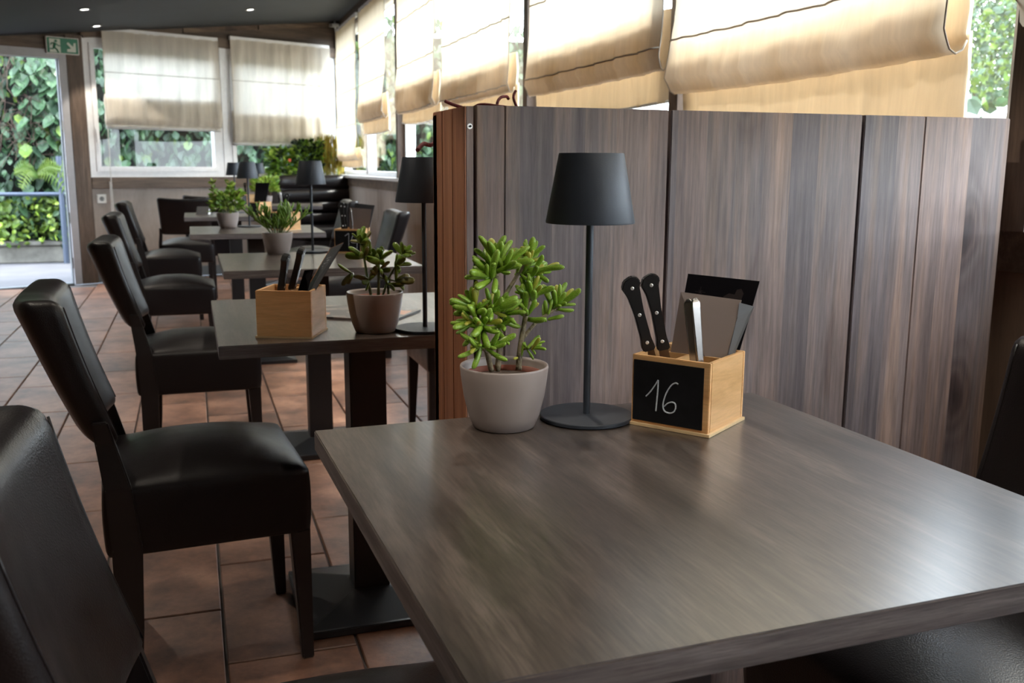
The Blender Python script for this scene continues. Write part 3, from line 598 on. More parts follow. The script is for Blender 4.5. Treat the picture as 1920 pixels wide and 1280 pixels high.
# ------------------------------------------------------------------ tables
TS = .707
def make_table(cx, cy, rz, label, wx=TS, wy=TS, grp='grey-brown square dining tables'):
    t = thing('dining_table', label, 'table', (cx, cy, 0), rz, grp)
    o = MB().box(-wx/2, wx/2, -wy/2, wy/2, .722, .75).obj('tabletop', 'table', t, bevel=.0015)
    o.data.materials.append(M['table_edge'])
    for p in o.data.polygons:
        if abs(p.normal.z) < .5: p.material_index = 1
    MB().box(-.045, .045, -.045, .045, .02, .712).obj('column', 'iron', t, bevel=.003)
    MB().box(-.19, .19, -.19, .19, .708, .722).obj('top_bracket', 'iron', t)
    MB().frustum((0, 0, .018), .38, .38, (0, 0, .05), .10, .10).box(-.191, .191, -.191, .191, .002, .02).obj('base_plate', 'iron_box', t, bevel=.002)
    for sx_ in (-1, 1):
        for sy_ in (-1, 1): MB().lathe([(.012, .0), (.012, .004)], 10, mat=MT((sx_*.17, sy_*.17, 0))).obj('foot', 'iron', t)
    return t
a1 = .0312
c1 = Vector((.1455, 1.3055)) + Matrix.Rotation(a1, 2) @ Vector((TS/2, -TS/2))
make_table(c1.x, c1.y, a1, 'large front grey-brown table carrying the box numbered 16')
make_table(.0382+TS/2, 2.7023-TS/2, 0, 'grey-brown table just beyond the partition, holding a plain-backed wooden box')
make_table(.095+TS/2, 4.1468-TS/2, 0, 'third grey-brown table from the front, with thin-leaved potted plant')
make_table(-.0124+TS/2, 6.0407-TS/2, 0, 'fourth grey-brown table from the front, with speckled pot and lamp')
make_table(-.0485+TS/2, 7.815-TS/2, 0, 'fifth grey-brown table from the front, with small tent card')
make_table(.79, 9.22, -.12, 'farthest grey-brown table, in front of the leather bench', .76, .72)

# ------------------------------------------------------------------ chairs
def make_chair():
    t = thing('dining_chair', 'x', 'chair')
    def crown(p, u, v, w):
        z = p.z+.385
        if w > .2: z += .046*max(0, 1-abs(u)**2.4)*max(0, 1-abs(v)**2.4)*((w-.2)/.8) - .0
        bow = .010*(1-(w)**2)
        p = Vector((p.x+bow*u*.4, p.y+bow*v*.4, z))
        if u > .5 and w > .7: p.z -= .006*(u-.5)
        return p
    seat = MB().rbox(.42, .42, .155, .014, 16, crown).obj('seat', 'leather', t, smooth='all')
    hw_ = .205
    pts = []
    for (x_, y_) in ((-.2, -hw_), (hw_-.012, -hw_), (hw_, -hw_+.012), (hw_, hw_-.012), (hw_-.012, hw_), (-.2, hw_)): pts.append((x_, y_, .449))
    MB().tube(pts, .0028, 6).obj('piping', 'leather', seat, smooth='all')
    def back(p, u, v, w):
        h = p.z+.155                          # 0..0.31 above the bottom
        f = h/.31
        x = p.x*(.72+.28*f) - .218 - .105*f - .01*math.sin(f*PI)*.6
        x += .030*v*v
        z = .545+h - .018*(1-v*v)*max(0, w)*max(0, w)
        y = p.y*(.90+.10*f)
        return Vector((x, y, z))
    bk = MB().rbox(.082, .43, .31, .028, 16, back).obj('backrest', 'leather', t, smooth='all')
    for sy_ in (-1, 1):
        pts = []
        for i in range(13):
            v_ = sy_*.93; h = .02+.27*i/12; f = h/.31
            pts.append((-.218-.105*f-.006*math.sin(f*PI)+.041*(.72+.28*f)*.92+.030*v_*v_, v_*.215*(.90+.10*f)*.985, .545+h))
        MB().tube(pts, .0016, 5).obj('seam', 'leather', bk, smooth='all')
    for sy_ in (-1, 1):
        MB().frustum((.196, sy_*.181, 0), .026, .026, (.186, sy_*.184, .325), .044, .044).obj('leg', 'darkwood', t, bevel=.003)
        MB().frustum((.196, sy_*.181, 0), .022, .022, (.196, sy_*.181, .006), .024, .024).obj('glide', 'steel', t)
        m_ = MB(); sec = [(-.182, 0, .044), (-.174, .15, .052), (-.170, .33, .060), (-.180, .46, .052), (-.198, .555, .038), (-.206, .60, .030)]
        vs = []; fs = []
        for (x_, z_, w_) in sec:
            for a, b in ((-1, -1), (1, -1), (1, 1), (-1, 1)): vs.append((x_+a*w_/2, sy_*(.208 if z_ < .5 else .198)+b*.013, z_))
        for i in range(len(sec)-1):
            for k in range(4): q = i*4+k; r_ = i*4+(k+1) % 4; fs.append((q, r_, r_+4, q+4))
        fs += [(3, 2, 1, 0), tuple(range(len(vs)-4, len(vs)))]
        m_.add(vs, fs).obj('leg', 'darkwood', t, bevel=.003)
    return t
ch0 = make_chair()
CH = [
 (.098, .955, .03, 'black leather chair with its back filling the lower left corner'),
 (-.008, 2.255, .08, 'black leather chair at lower left, whole seat and front legs in view'),
 (.0, 3.73, 0, 'black leather chair drawn up to the second table from the front'),
 (-.105, 5.66, 0, 'black leather chair, third back along the aisle, beside the third table'),
 (-.16, 7.46, 0, 'black leather chair, farthest of the backs lined up along the aisle'),
 (.985, .985, PI, 'black leather chair cut off by the picture edge, opposite side of front table'),
 (1.06, 3.80, PI, 'black leather chair mostly hidden behind the partition end, one leg in view'),
 (.87, 5.70, PI, 'black leather chair whose back rises beside the third box against the wall'),
 (.86, 7.45, PI, 'black leather chair behind the riveted knife handle of the third table'),
 (-.045, 8.62, PI/2, 'black leather chair seen from behind near the end wall, curved backrest'),
 (.19, 9.22, PI/2-.15, 'black leather chair partly covered by the speckled potted plant, near bench'),
]
for i, (x, y, r, lab) in enumerate(CH):
    o = ch0 if i == 0 else copy_tree(ch0)
    o.location = (x, y, 0); o.rotation_euler = (0, 0, r); o['label'] = lab; o['group'] = 'black leather dining chairs'
bpy.context.view_layer.update()

# ------------------------------------------------------------------ lamps
def make_lamp():
    t = thing('table_lamp', 'x', 'lamp')
    MB().lathe([(.0001, 0), (.066, 0), (.068, .0015), (.068, .0055), (.067, .0065), (.0001, .007)], 48, close=False).obj('base', 'lamp', t, smooth=True)
    MB().tube([(0, 0, .006), (0, 0, .20), (0, 0, .33)], .0052, 16).obj('pole', 'lamp', t, smooth=True)
    MB().lathe([(.0605, .282), (.062, .282), (.0625, .284), (.0455, .3765), (.045, .378), (.0435, .378), (.0605, .284)], 48, close=False).obj('lamp_shade', 'lamp', t, smooth=True)
    MB().lathe([(.0001, .374), (.0438, .374), (.0438, .372), (.0001, .372)], 32, close=False).obj('top_plate', 'lamp', t, smooth=True)
    MB().lathe([(.0001, .30), (.03, .30), (.034, .34), (.034, .37), (.0001, .37)], 24, close=False).obj('light_unit', 'white', t, smooth=True)
    return t
lp = make_lamp()
LP = [(.531, 1.256, .75, .012, 'anthracite table lamp on the front table, beside the box numbered 16'), (.483, 2.074, .75, 0, 'anthracite table lamp half hidden behind the partition end'),
      (.479, 4.12, .75, 0, 'anthracite table lamp standing on the third table from the front'), (.325, 5.93, .75, 0, 'anthracite table lamp on the fourth table, largest of the far trio'),
      (.325, 7.70, .75, 0, 'anthracite table lamp leftmost of the far trio of lamps'), (.60, 9.2, .75, 0, 'anthracite table lamp mostly hidden, rightmost of the far trio')]
for i, (x, y, z, tilt, lab) in enumerate(LP):
    o = lp if i == 0 else copy_tree(lp)
    o.location = (x, y, z+.0003); o['label'] = lab; o['group'] = 'anthracite table lamps'

# ------------------------------------------------------------------ plants
def finger_leaf(fat=.17, flat=1.0, bend=.12):
    prof = [(.06, 0), (.10, .08), (fat*.85, .3), (fat, .55), (fat*1.02, .78), (fat*.8, .93), (fat*.35, 1.0)]
    m_ = MB().lathe(prof, 8, mat=Matrix.Scale(flat, 4, (0, 1, 0)))
    m_.v = [(x, y+bend*z*z, z) for x, y, z in m_.v]
    return m_
LM = {}
for key, fat, flat, bend, mat in (('a', .130, .8, .18, 'leaf_a'), ('ay', .130, .8, .18, 'leaf_y'), ('b', .19, .5, .12, 'leaf_b'), ('bb', .20, .55, .2, 'leaf_br'), ('c', .10, .6, .10, 'leaf_c'), ('cd', .10, .6, .1, 'leaf_d')):
    LM[key] = finger_leaf(fat, flat, bend).mesh('leaf', mat, smooth='all')
def pot(t, s=1.0, H=.087, soil=True):
    prof = [(.0001, 0), (.040*s, 0), (.0435*s, .002), (.050*s, .018*s), (.0565*s, .045*s), (.0600*s, .070*s), (.0618*s, .086*s), (.0612*s, .0885*s), (.0595*s, .0885*s), (.0580*s, .084*s), (.054*s, .06*s), (.0001, .055*s)]
    MB().lathe(prof, 48, close=False).obj('pot', 'pot', t, smooth='all')
    ip = MB().lathe([(.0545*s, .062*s), (.0552*s, .077*s), (.0535*s, .077*s), (.052*s, .066*s)], 40, close=False).obj('inner_pot', 'pot_in', t, smooth='all')
    MB().lathe([(.0001, .073*s), (.03*s, .0725*s), (.053*s, .069*s), (.053*s, .06*s)], 28, close=False).obj('soil', 'soil', t, smooth='all')
def smooth_path(P, k=4):
    P = [Vector(p) for p in P]; Q = []
    for i in range(len(P)-1):
        p0 = P[max(i-1, 0)]; p1 = P[i]; p2 = P[i+1]; p3 = P[min(i+2, len(P)-1)]
        for j in range(k):
            f = j/k; Q.append(.5*((2*p1)+(-p0+p2)*f+(2*p0-5*p1+4*p2-p3)*f*f+(-p0+3*p1-3*p2+p3)*f**3))
    Q.append(P[-1]); return Q
def leaf(t, key, p, d, L_, rnd, parent=None):
    d = Vector(d).normalized()
    q = d.to_track_quat('Z', 'Y') @ Quaternion((0, 0, 1), rnd.uniform(0, 6.28))
    link('leaf', LM[key], t, p, q, L_)
# T1 plant, local coords relative to (.405,1.252,.75)
t = thing('potted_succulent', 'bright green finger-leaved succulent in taupe pot on the front table', 'plant', (.403, 1.250, .75))
pot(t)
def px(x, y, dy=0): return Vector((.384+(x-925)*.00077-.403, dy, .836+(690-y)*.00076-.75))
rnd = random.Random(3)
stems = [([px(926, 697, .0), px(915, 660, -.005), px(900, 610, -.01), px(890, 575, -.012)], .0042),
         ([px(941, 697, .008), px(947, 620, .01), px(940, 560, .005), px(932, 500, .0)], .0045),
         ([px(936, 697, -.004), px(938, 630, -.006), px(950, 570, .004), px(975, 530, .01), px(998, 500, .012)], .0036),
         ([px(975, 697, -.006), px(978, 660, -.004), px(990, 600, .0), px(1004, 556, .004)], .0046),
         ([px(983, 640, -.003), px(1010, 612, .0), px(1040, 595, .004), px(1058, 582, .006)], .0028),
         ([px(915, 660, -.005), px(900, 650, -.02), px(885, 645, -.03)], .0022),
         ([px(980, 660, -.004), px(988, 655, -.015), px(996, 650, -.02)], .0018)]
for P, r in stems:
    Q = smooth_path(P); MB().tube(Q, [r*(1-.35*i/len(Q)) for i in range(len(Q))], 8).obj('stem', 'stem', t, smooth='all')
clusters = [((932, 500), .0, (-.1, 0, 1), 17, .034), ((915, 522), -.01, (-.9, -.3, .35), 10, .036), ((948, 505), -.01, (.5, -.5, .7), 9, .034), ((1000, 498), .012, (.35, -.1, 1), 17, .030), ((1012, 520), .0, (.9, -.2, .2), 8, .032),
            ((992, 522), .012, (.6, -.4, .1), 7, .030), ((888, 575), -.012, (-.5, -.3, .8), 15, .030), ((880, 600), -.02, (-.9, -.4, .1), 12, .030), ((900, 610), -.02, (-.2, -.8, -.1), 13, .030), ((925, 580), -.01, (.3, -.6, .4), 13, .030), ((950, 590), -.004, (.7, -.4, .4), 8, .028),
            ((940, 615), -.006, (.2, -.7, .0), 7, .028), ((1004, 556), .002, (.1, -.3, 1), 15, .030), ((990, 590), -.002, (-.2, -.5, .7), 8, .034), ((1058, 580), .006, (.7, -.1, .6), 16, .030), ((1035, 600), .002, (.2, -.2, .6), 4, .026),
            ((888, 642), -.03, (-.6, -.5, -.1), 9, .026), ((996, 652), -.02, (.6, -.5, .2), 8, .020), ((972, 672), -.008, (-.5, -.4, .3), 2, .02), ((920, 645), -.02, (.6, -.6, .2), 6, .028)]
for (cxy, dy, ax, n, Lf) in clusters:
    ax = Vector(ax).normalized(); u = ax.orthogonal().normalized(); v = ax.cross(u); base = px(*cxy, dy)
    for k in range(n):
        a = k*2.4+rnd.uniform(-.3, .3); spread = .25+1.15*(k+.5)/n
        d = ax*math.cos(spread)+(u*math.cos(a)+v*math.sin(a))*math.sin(spread)+Vector((0, 0, .15))
        p = base-ax*.010*(k/n)*1.3+Vector((rnd.uniform(-1, 1), rnd.uniform(-1, 1), rnd.uniform(-1, 1)))*.003
        leaf(t, 'ay' if rnd.random() < .12 else 'a', p, d, Lf*rnd.uniform(.75, 1.3), rnd)
# T2 plant
t = thing('potted_jade_plant', 'dark jade plant with plump spotted leaves in taupe pot on second table', 'plant', (.373, 2.085, .75))
pot(t)
rnd = random.Random(11)
def q2(x, z, dy=0): return Vector((x-.373, dy, z-.75))
st2 = [([q2(.366, .825), q2(.358, .87), q2(.352, .91), q2(.345, .945)], .0035), ([q2(.381, .825), q2(.383, .87), q2(.384, .905)], .0036), ([q2(.39, .825), q2(.403, .862), q2(.425, .90), q2(.437, .918)], .0028),
       ([q2(.36, .86), q2(.340, .868), q2(.325, .88)], .0022), ([q2(.384, .87), q2(.400, .865), q2(.42, .86)], .0022)]
for P, r in st2:
    Q = smooth_path(P); MB().tube(Q, [r*(1-.4*i/len(Q)) for i in range(len(Q))], 8).obj('stem', 'stemg', t, smooth='all')
for (c_, ax, n, Lf) in [((.345, .945, 0), (-.1, 0, 1), 9, .036), ((.350, .915, -.01), (-.2, -.5, .4), 8, .040), ((.366, .915, .01), (.6, .2, .7), 6, .044), ((.384, .905, 0), (.1, -.2, 1), 8, .040), ((.383, .885, -.01), (.3, -.7, .2), 6, .038),
                        ((.437, .918, 0), (.5, 0, .8), 8, .032), ((.422, .895, 0), (.4, -.3, .3), 6, .036), ((.42, .86, 0), (.9, -.2, .1), 4, .045), ((.40, .855, -.01), (.5, -.6, .1), 4, .036), ((.36, .865, -.01), (-.3, -.6, .1), 5, .038), ((.325, .88, 0), (-.8, -.1, -.2), 4, .036)]:
    ax = Vector(ax).normalized(); u = ax.orthogonal().normalized(); v = ax.cross(u); base = q2(c_[0], c_[1], c_[2])
    for k in range(n):
        a = k*2.4+rnd.uniform(-.3, .3); sp = .3+1.15*(k+.5)/n
        d = ax*math.cos(sp)+(u*math.cos(a)+v*math.sin(a))*math.sin(sp)
        leaf(t, 'bb' if rnd.random() < .3 else 'b', base, d, Lf*rnd.uniform(.7, 1.1), rnd)
# T3 plant
t = thing('potted_succulent', 'bushy thin-leaved green succulent in taupe pot on the third table', 'plant', (.333, 4.085, .75)); pot(t, 1.0)
rnd = random.Random(21)
for k in range(14):
    a = k*2.4; tilt = .2+.6*(k/14); dx = math.cos(a)*tilt; dy = math.sin(a)*tilt*.6
    P = [Vector((dx*.03, dy*.03, .07)), Vector((dx*.09, dy*.09, .12)), Vector((dx*.17-(.02 if dx < 0 else 0), dy*.15, .165+.03*(1-tilt)))]
    MB().tube(smooth_path(P, 3), .0024, 6).obj('stem', 'stemg', t, smooth='all')
    for j in range(13):
        f = .35+.65*j/13; p = P[0].lerp(P[1], f*2) if f < .5 else P[1].lerp(P[2], f*2-1)
        d = Vector((dx, dy, 1.0)).normalized()+Vector((rnd.uniform(-1, 1), rnd.uniform(-1, 1), rnd.uniform(-.3, .8)))*.8
        leaf(t, 'cd' if rnd.random() < .15 else 'c', p, d, rnd.uniform(.030, .046), rnd)
# far plants: foliage as one mesh of leaves
def foliage_mesh(n, fn, L_, mats, rnd, ratio=.3, fold=.2):
    vs = []; fs = []; mi = []
    for k in range(n):
        p, d = fn(rnd); d = Vector(d).normalized(); l_ = L_*rnd.uniform(.6, 1.25)
        u = d.orthogonal().normalized(); u = Quaternion(d, rnd.uniform(0, 6.28)) @ u; v = d.cross(u); wd = l_*ratio
        o = len(vs)
        vs += [p, p+d*l_*.35+u*wd-v*wd*fold, p+d*l_*.75+u*wd*.75-v*wd*fold, p+d*l_, p+d*l_*.75-u*wd*.75-v*wd*fold, p+d*l_*.35-u*wd-v*wd*fold, p+d*l_*.5+v*wd*fold]
        fs += [(o, o+1, o+6), (o+1, o+2, o+6), (o+2, o+3, o+6), (o+3, o+4, o+6), (o+4, o+5, o+6), (o+5, o, o+6)]
        mi += [rnd.choices(range(len(mats)), [m_[1] for m_ in mats])[0]]*6
    me = bpy.data.meshes.new('foliage'); me.from_pydata([tuple(v_) for v_ in vs], [], fs)
    for m_ in mats: me.materials.append(M[m_[0]])
    me.polygons.foreach_set('material_index', mi); me.update(); return me
rnd = random.Random(5)
t = thing('potted_succulent', 'loose yellow-green succulent with tall sprigs in taupe pot on the fourth table', 'plant', (.199, 5.82, .75)); pot(t, 1.02)
def f4(r):
    if r.random() < .2:
        h = r.random(); s_ = r.choice((-.07, .02)); return Vector((s_+.0*h, 0, .15+.12*h)), (r.uniform(-1, 1), r.uniform(-1, 1), .4)
    a = r.uniform(0, 6.28); q = r.random()**.5; return Vector((math.cos(a)*q*.085, math.sin(a)*q*.07, .10+r.random()*.10)), (math.cos(a)*q+r.uniform(-.6, .6), math.sin(a)*q+r.uniform(-.6, .6), r.uniform(-.2, 1))
tag(link('foliage', foliage_mesh(420, f4, .034, [('leaf_c', 5), ('leaf_d', 3), ('leaf_br', 1)], rnd, .26), t), kind='stuff')
for k in range(7):
    a = k*2.4; MB().tube([(math.cos(a)*.02, math.sin(a)*.02, .07), (math.cos(a)*.05, math.sin(a)*.05, .16)], .003, 6).obj('stem', 'stemg', t)
t = thing('potted_succulent', 'light green round bushy plant in pot on the far table', 'plant', (.64, 8.98, .75)); pot(t, 1.0)
def f5(r):
    a = r.uniform(0, 6.28); q = r.random()**.5; return Vector((math.cos(a)*q*.11, math.sin(a)*q*.11, .12+r.random()*.13)), (math.cos(a), math.sin(a), r.uniform(0, 1))
tag(link('foliage', foliage_mesh(420, f5, .04, [('leaf_d', 4), ('leaf_c', 1)], rnd, .25), t), kind='stuff')

# ------------------------------------------------------------------ cutlery boxes and contents
def make_box(cx, cy, rz, label, digits=None, z=.75, s=.118):
    t = thing('cutlery_box', label, 'box', (cx, cy, z), rz, 'wooden cutlery boxes')
    h = s/2; T = .0065; z0 = .0045; z1 = .1015
    MB().box(-h-.001, h+.004, -h-.004, h, .0005, z0).obj('bottom_plate', 'box_ply', t)
    MB().box(-h, h, -h, -h+T, z0, z1).obj('front_board', 'box', t, bevel=.0008)
    MB().box(-h, h, h-T, h, z0, z1).obj('back_board', 'box', t, bevel=.0008)
    M['box_side'] = M.get('box_side') or wood('oiled_pine_side', [(.52, .29, .11), (.66, .385, .17), (.76, .47, .23)], (3, .7, 6), scale=5, rough=.45, fine=(.92, 1.05), bump=.1)
    for sx_ in (-1, 1): MB().box(sx_*h if sx_ < 0 else h-T, -h+T if sx_ < 0 else h, -h+T, h-T, z0, z1).obj('side_board', 'box_side', t, bevel=.0008)
    MB().box(-h+T, h-T, .012, .017, z0, z1-.006).obj('divider', 'box_side', t)
    MB().box(-.004, .001, -h+T, .012, z0, z1-.004).obj('divider', 'box_side', t)
    if digits is not None:
        b0, b1, c0, c1_ = -h+.0035, h-.0085, .0085, .0945
        b = MB().box(b0, b1, -h-.0022, -h+.0002, c0, c1_).obj('chalkboard', 'slate', t)
        for strokes in digits:
            P = [(b0+(b1-b0)*u, -h-.0026, c1_-(c1_-c0)*v) for u, v in strokes]
            Q = smooth_path(P, 4); o = MB().tube(Q, .0011, 5).obj('chalk_digit', 'chalk', b)
    return t
def uv(x, y):
    tt = (y-680)/427; left = 312-14*tt; u = (x-left)/496; return u, (y-(680+62*u))/427
dig16 = [[uv(400, 942), uv(430, 912), uv(463, 868), uv(489, 826)], [uv(489, 826), uv(486, 900), uv(478, 985), uv(472, 1045)],
         [uv(631, 852), uv(612, 845), uv(582, 862), uv(548, 915), uv(527, 975), uv(524, 1015), uv(537, 1045), uv(568, 1056), uv(598, 1048), uv(613, 1020), uv(610, 990), uv(590, 979), uv(560, 986), uv(532, 1010)]]
ANG1 = math.atan2(-.1, .072)
bx1 = make_box(.6620, 1.1950, ANG1, 'pine cutlery box with blackboard numbered 16 in chalk', dig16)
dig14 = [[(.40, .25), (.56, .12)], [(.56, .12), (.55, .8)], [(.74, .15), (.66, .55), (.95, .55)], [(.9, .3), (.88, .85)]]
make_box(.196, 2.102, math.atan2(-.386, .923)+PI, 'pine cutlery box seen from its plain back on the second table', dig16[:0])
make_box(.638, 4.065, math.radians(-26), 'pine cutlery box with blackboard front on the third table', dig14)
make_box(.505, 5.60, math.radians(-62), 'pine cutlery box behind the thin-leaved plant, pale side showing', [])
make_box(.47, 7.20, math.radians(-52), 'pine cutlery box with dark menu leaning out on the fifth table', [])
make_box(.50, 9.03, math.radians(-58), 'small far pine cutlery box between the two left far lamps', [])

def knife(p0, p1, label, face=(0, -1, 0), blade=.07, L_=None, bulb=True, grp='steak knives in the cutlery boxes'):
    """handle from p0 (blade end) to p1 (butt); face: direction the flat side looks"""
    p0, p1 = Vector(p0), Vector(p1); ax = (p1-p0); Lh = ax.length; ax.normalize()
    fc = Vector(face); fc = (fc-ax*fc.dot(ax)).normalized(); sd_ = ax.cross(fc)
    t = thing('steak_knife', label, 'knife', group=grp)
    t.matrix_world = Matrix(((sd_.x, -fc.x, ax.x, p0.x), (sd_.y, -fc.y, ax.y, p0.y), (sd_.z, -fc.z, ax.z, p0.z), (0, 0, 0, 1)))
    w_ = .0118
    pr = [(-w_*.70, 0), (w_*.72, 0), (w_*.78, .006), (w_*.62, .018), (w_*.62, Lh*.55), (w_*.85, Lh*.85), (w_*1.15, Lh-.010), (w_*.9, Lh-.003), (w_*.2, Lh), (-w_*.8, Lh-.004), (-w_*1.25, Lh-.014), (-w_*.85, Lh*.75), (-w_*.62, Lh*.5), (-w_*.64, .02), (-w_*.82, .007)]
    m_ = MB(); n = len(pr); vs = [(x, -.0065, z) for x, z in pr]+[(x, .0065, z) for x, z in pr]
    m_.add(vs, [tuple(range(n)), tuple(reversed(range(n, 2*n)))]+[(i+n, (i+1) % n+n, (i+1) % n, i) for i in range(n)])
    hd = m_.obj('handle', 'black_plastic', t, smooth=True, bevel=.0014)
    for z_ in (Lh*.12, Lh*.5, Lh*.86):
        MB().lathe([(.0026, 0), (.0026, .0141), (.0020, .0145)], 14, mat=MT((-.0005, .00705, z_), rx=PI/2)).obj('rivet', 'rivet', hd)
    MB().prism([(-.007, -.0007), (.007, -.0007), (.007, .0007), (-.007, .0007)], -blade, .0).obj('blade', 'steel', t)
    return t
knife((.6115, 1.222, .853), (.5755, 1.219, .959), 'black three-riveted knife handle leaning left in the box numbered 16', (-.30, -.95, .05), .072)
knife((.6330, 1.219, .853), (.6075, 1.222, .962), 'black three-riveted knife handle, right of the pair in the box numbered 16', (-.30, -.95, .05), .072)
# silver cutlery handle
def fork(p0, p1, label, face, blade=.06):
    p0, p1 = Vector(p0), Vector(p1); ax = (p1-p0); Lh = ax.length; ax.normalize(); fc = Vector(face); fc = (fc-ax*fc.dot(ax)).normalized(); sd_ = ax.cross(fc)
    t = thing('fork', label, 'cutlery', group='steel forks in the cutlery boxes')
    t.matrix_world = Matrix(((sd_.x, -fc.x, ax.x, p0.x), (sd_.y, -fc.y, ax.y, p0.y), (sd_.z, -fc.z, ax.z, p0.z), (0, 0, 0, 1)))
    def f(p, u, v, w):
        k = .55+.35*(w+1)/2; k *= 1 if w < .8 else math.sqrt(max(.12, 1-((w-.8)/.2)**2)); return Vector((p.x*k, p.y, p.z+Lh/2))
    MB().rbox(.0165, .0042, Lh, .0021, 12, f).obj('handle', 'steel', t, smooth='all')
    MB().box(-.003, .003, -.001, .001, -blade*.6, .003).obj('neck', 'steel', t)
    for k in (-1.5, -.5, .5, 1.5): MB().box(k*.004-.0012, k*.004+.0012, -.0008, .0008, -blade, -blade*.6).obj('tine', 'steel', t)
    return t
fork((.6570, 1.152, .832), (.6490, 1.163, .9340), 'polished steel fork handle standing upright in the box numbered 16', (-.05, -1, .1))
fork((.6510, 1.160, .832), (.6435, 1.171, .9320), 'second steel fork handle tucked behind the first in the box numbered 16', (-.5, -.8, .1))
def sheet(name, pts, th, mat, label, cat, grp=None, parts=None):
    a, b, c, d = [Vector(p) for p in pts]; nrm = (b-a).cross(d-a).normalized()*th
    o = MB().add([a, b, c, d, a+nrm, b+nrm, c+nrm, d+nrm], [(3, 2, 1, 0), (4, 5, 6, 7), (0, 1, 5, 4), (1, 2, 6, 5), (2, 3, 7, 6), (3, 0, 4, 7)]).obj(name, mat)
    return tag(o, label, cat, grp)
# leaning black menu in the back slot of box 16
def bl(u, v, z): # box-local to world
    q = Matrix.Rotation(ANG1, 2) @ Vector((u, v)); return (.6620+q.x, 1.1950+q.y, z)
TLp, TRp = Vector((.7010, 1.2795, .9533)), Vector((.7726, 1.1984, .9489))
BLp, BRp = Vector(bl(-.050, .036, .775)), Vector(bl(.048, .036, .775))
BLp = Vector((.658, 1.250, .79)); BRp = Vector((.722, 1.184, .80))
mn = sheet('menu_card', [BLp, BRp, TRp, TLp], -.0018, 'card', 'black menu card leaning back out of the box numbered 16', 'menu')
# faint star and animal print on the card
e1 = (TRp-TLp).normalized(); e2 = (TLp-BLp).normalized(); nn = e1.cross(e2).normalized()
if nn.y > 0: nn = -nn
def onc(u, v): return TLp+(TRp-TLp)*u+(BLp-TLp)*v*.55+nn*.0006
m_ = MB()
for a, l_ in ((0, 1), (PI/2, 1), (PI/4, .5), (3*PI/4, .5)):
    dv = (e1*math.cos(a)+e2*math.sin(a))*.008*l_; sw = (e1*-math.sin(a)+e2*math.cos(a))*.0004; c_ = onc(.22, .27)
    m_.add([c_-dv-sw, c_+dv-sw, c_+dv+sw, c_-dv+sw], [(0, 1, 2, 3)])
m_.obj('printed_star', 'cardprint', mn)
m_ = MB(); m_.add([onc(*q) for q in ((.55, .30), (.62, .24), (.70, .25), (.72, .17), (.78, .15), (.82, .22), (.80, .32), (.70, .38), (.60, .37))], [tuple(range(9))]); m_.obj('printed_silhouette', 'cardprint', mn)
sheet('napkin_sleeve', [bl(-.040, .0075, .80), bl(.042, .0075, .80), (.7420, 1.1950, .9230), (.6650, 1.2330, .9330)], -.0010, 'napkin', 'translucent tan-grey sleeve behind the fork in the box numbered 16', 'sleeve')
P_ = [Vector(bl(.020, .0035, .80)), Vector(bl(.046, .0035, .80)), Vector((.7560, 1.1830, .9150)), Vector((.7370, 1.1920, .9200)), Vector((.7330, 1.1890, .898)), Vector((.7200, 1.1860, .866))]
m_ = MB(); nv = Vector((-.5, -.8, 0)).normalized()*.0012; m_.add(P_+[p+nv for p in P_], [tuple(range(6)), tuple(reversed(range(6, 12)))]+[(i, (i+1) % 6, (i+1) % 6+6, i+6) for i in range(6)])
tag(m_.obj('napkin_sleeve', 'napkin2'), 'curved-edged blue-grey translucent sleeve at the right of the box numbered 16', 'sleeve')
# box on table 2: knives and menu stack
knife((.174, 2.10, .845), (.188, 2.095, .925), 'black knife handle, shorter of two in the plain-backed box', (.9, -.4, .0), .08)
knife((.198, 2.115, .845), (.223, 2.10, .938), 'black bulb-ended knife handle, taller of two in the plain-backed box', (.9, -.4, .0), .08)
lab_ = ['thin black card with pale lettering, front-left of the cards in plain-backed box', 'grey-edged short card in the plain-backed box, behind the lettered one', 'amber-edged tall menu card in the plain-backed box', 'tall charcoal menu card, frontmost and tallest in the plain-backed box']
def lean(x0, dx, h, y0, y1, mat, lab, z0=.765):
    return sheet('menu_card', [(x0, y0, z0), (x0+.012, y1, z0), (x0+.012+dx, y1-.002, z0+h), (x0+dx, y0-.002, z0+h)], .0016, mat, lab, 'menu', 'menu cards in the plain-backed box')
CQ = [Vector(v) for v in ((.186, 2.110, .775), (.198, 2.066, .775), (.304, 2.050, .949), (.285, 2.115, .932))]
WD = Vector((-.026, .086, 0)).normalized(); ND = Vector((.93, .30, -.20))
def lean(w_, n_, top, mat, lab, wd=1.0):
    A, B, C, D = CQ; o_ = WD*w_+ND*n_
    A2, B2 = B.lerp(A, wd), B; D2, C2 = C.lerp(D, wd), C
    return sheet('menu_card', [A2+o_*.7, B2+o_*.7, B2.lerp(C2, top)+o_, A2.lerp(D2, top)+o_], .0012, mat, lab, 'menu', 'menu cards in the plain-backed box')
fm = lean(.0, .0, 1.0, 'cardgrey', lab_[3])
lean(.011, .004, 1.0, 'cardorange', lab_[2])
lean(.020, .008, .86, 'cardgrey2', lab_[1])
sc_ = sheet('menu_card', [(.186, 2.096, .775), (.206, 2.075, .775), (.243, 2.085, .890), (.226, 2.105, .887)], .0012, 'card', lab_[0], 'menu', 'menu cards in the plain-backed box')
A_, B_, C_, D_ = CQ
m_ = MB(); rnd = random.Random(9)
nrm = (B_-A_).cross(D_-A_).normalized()
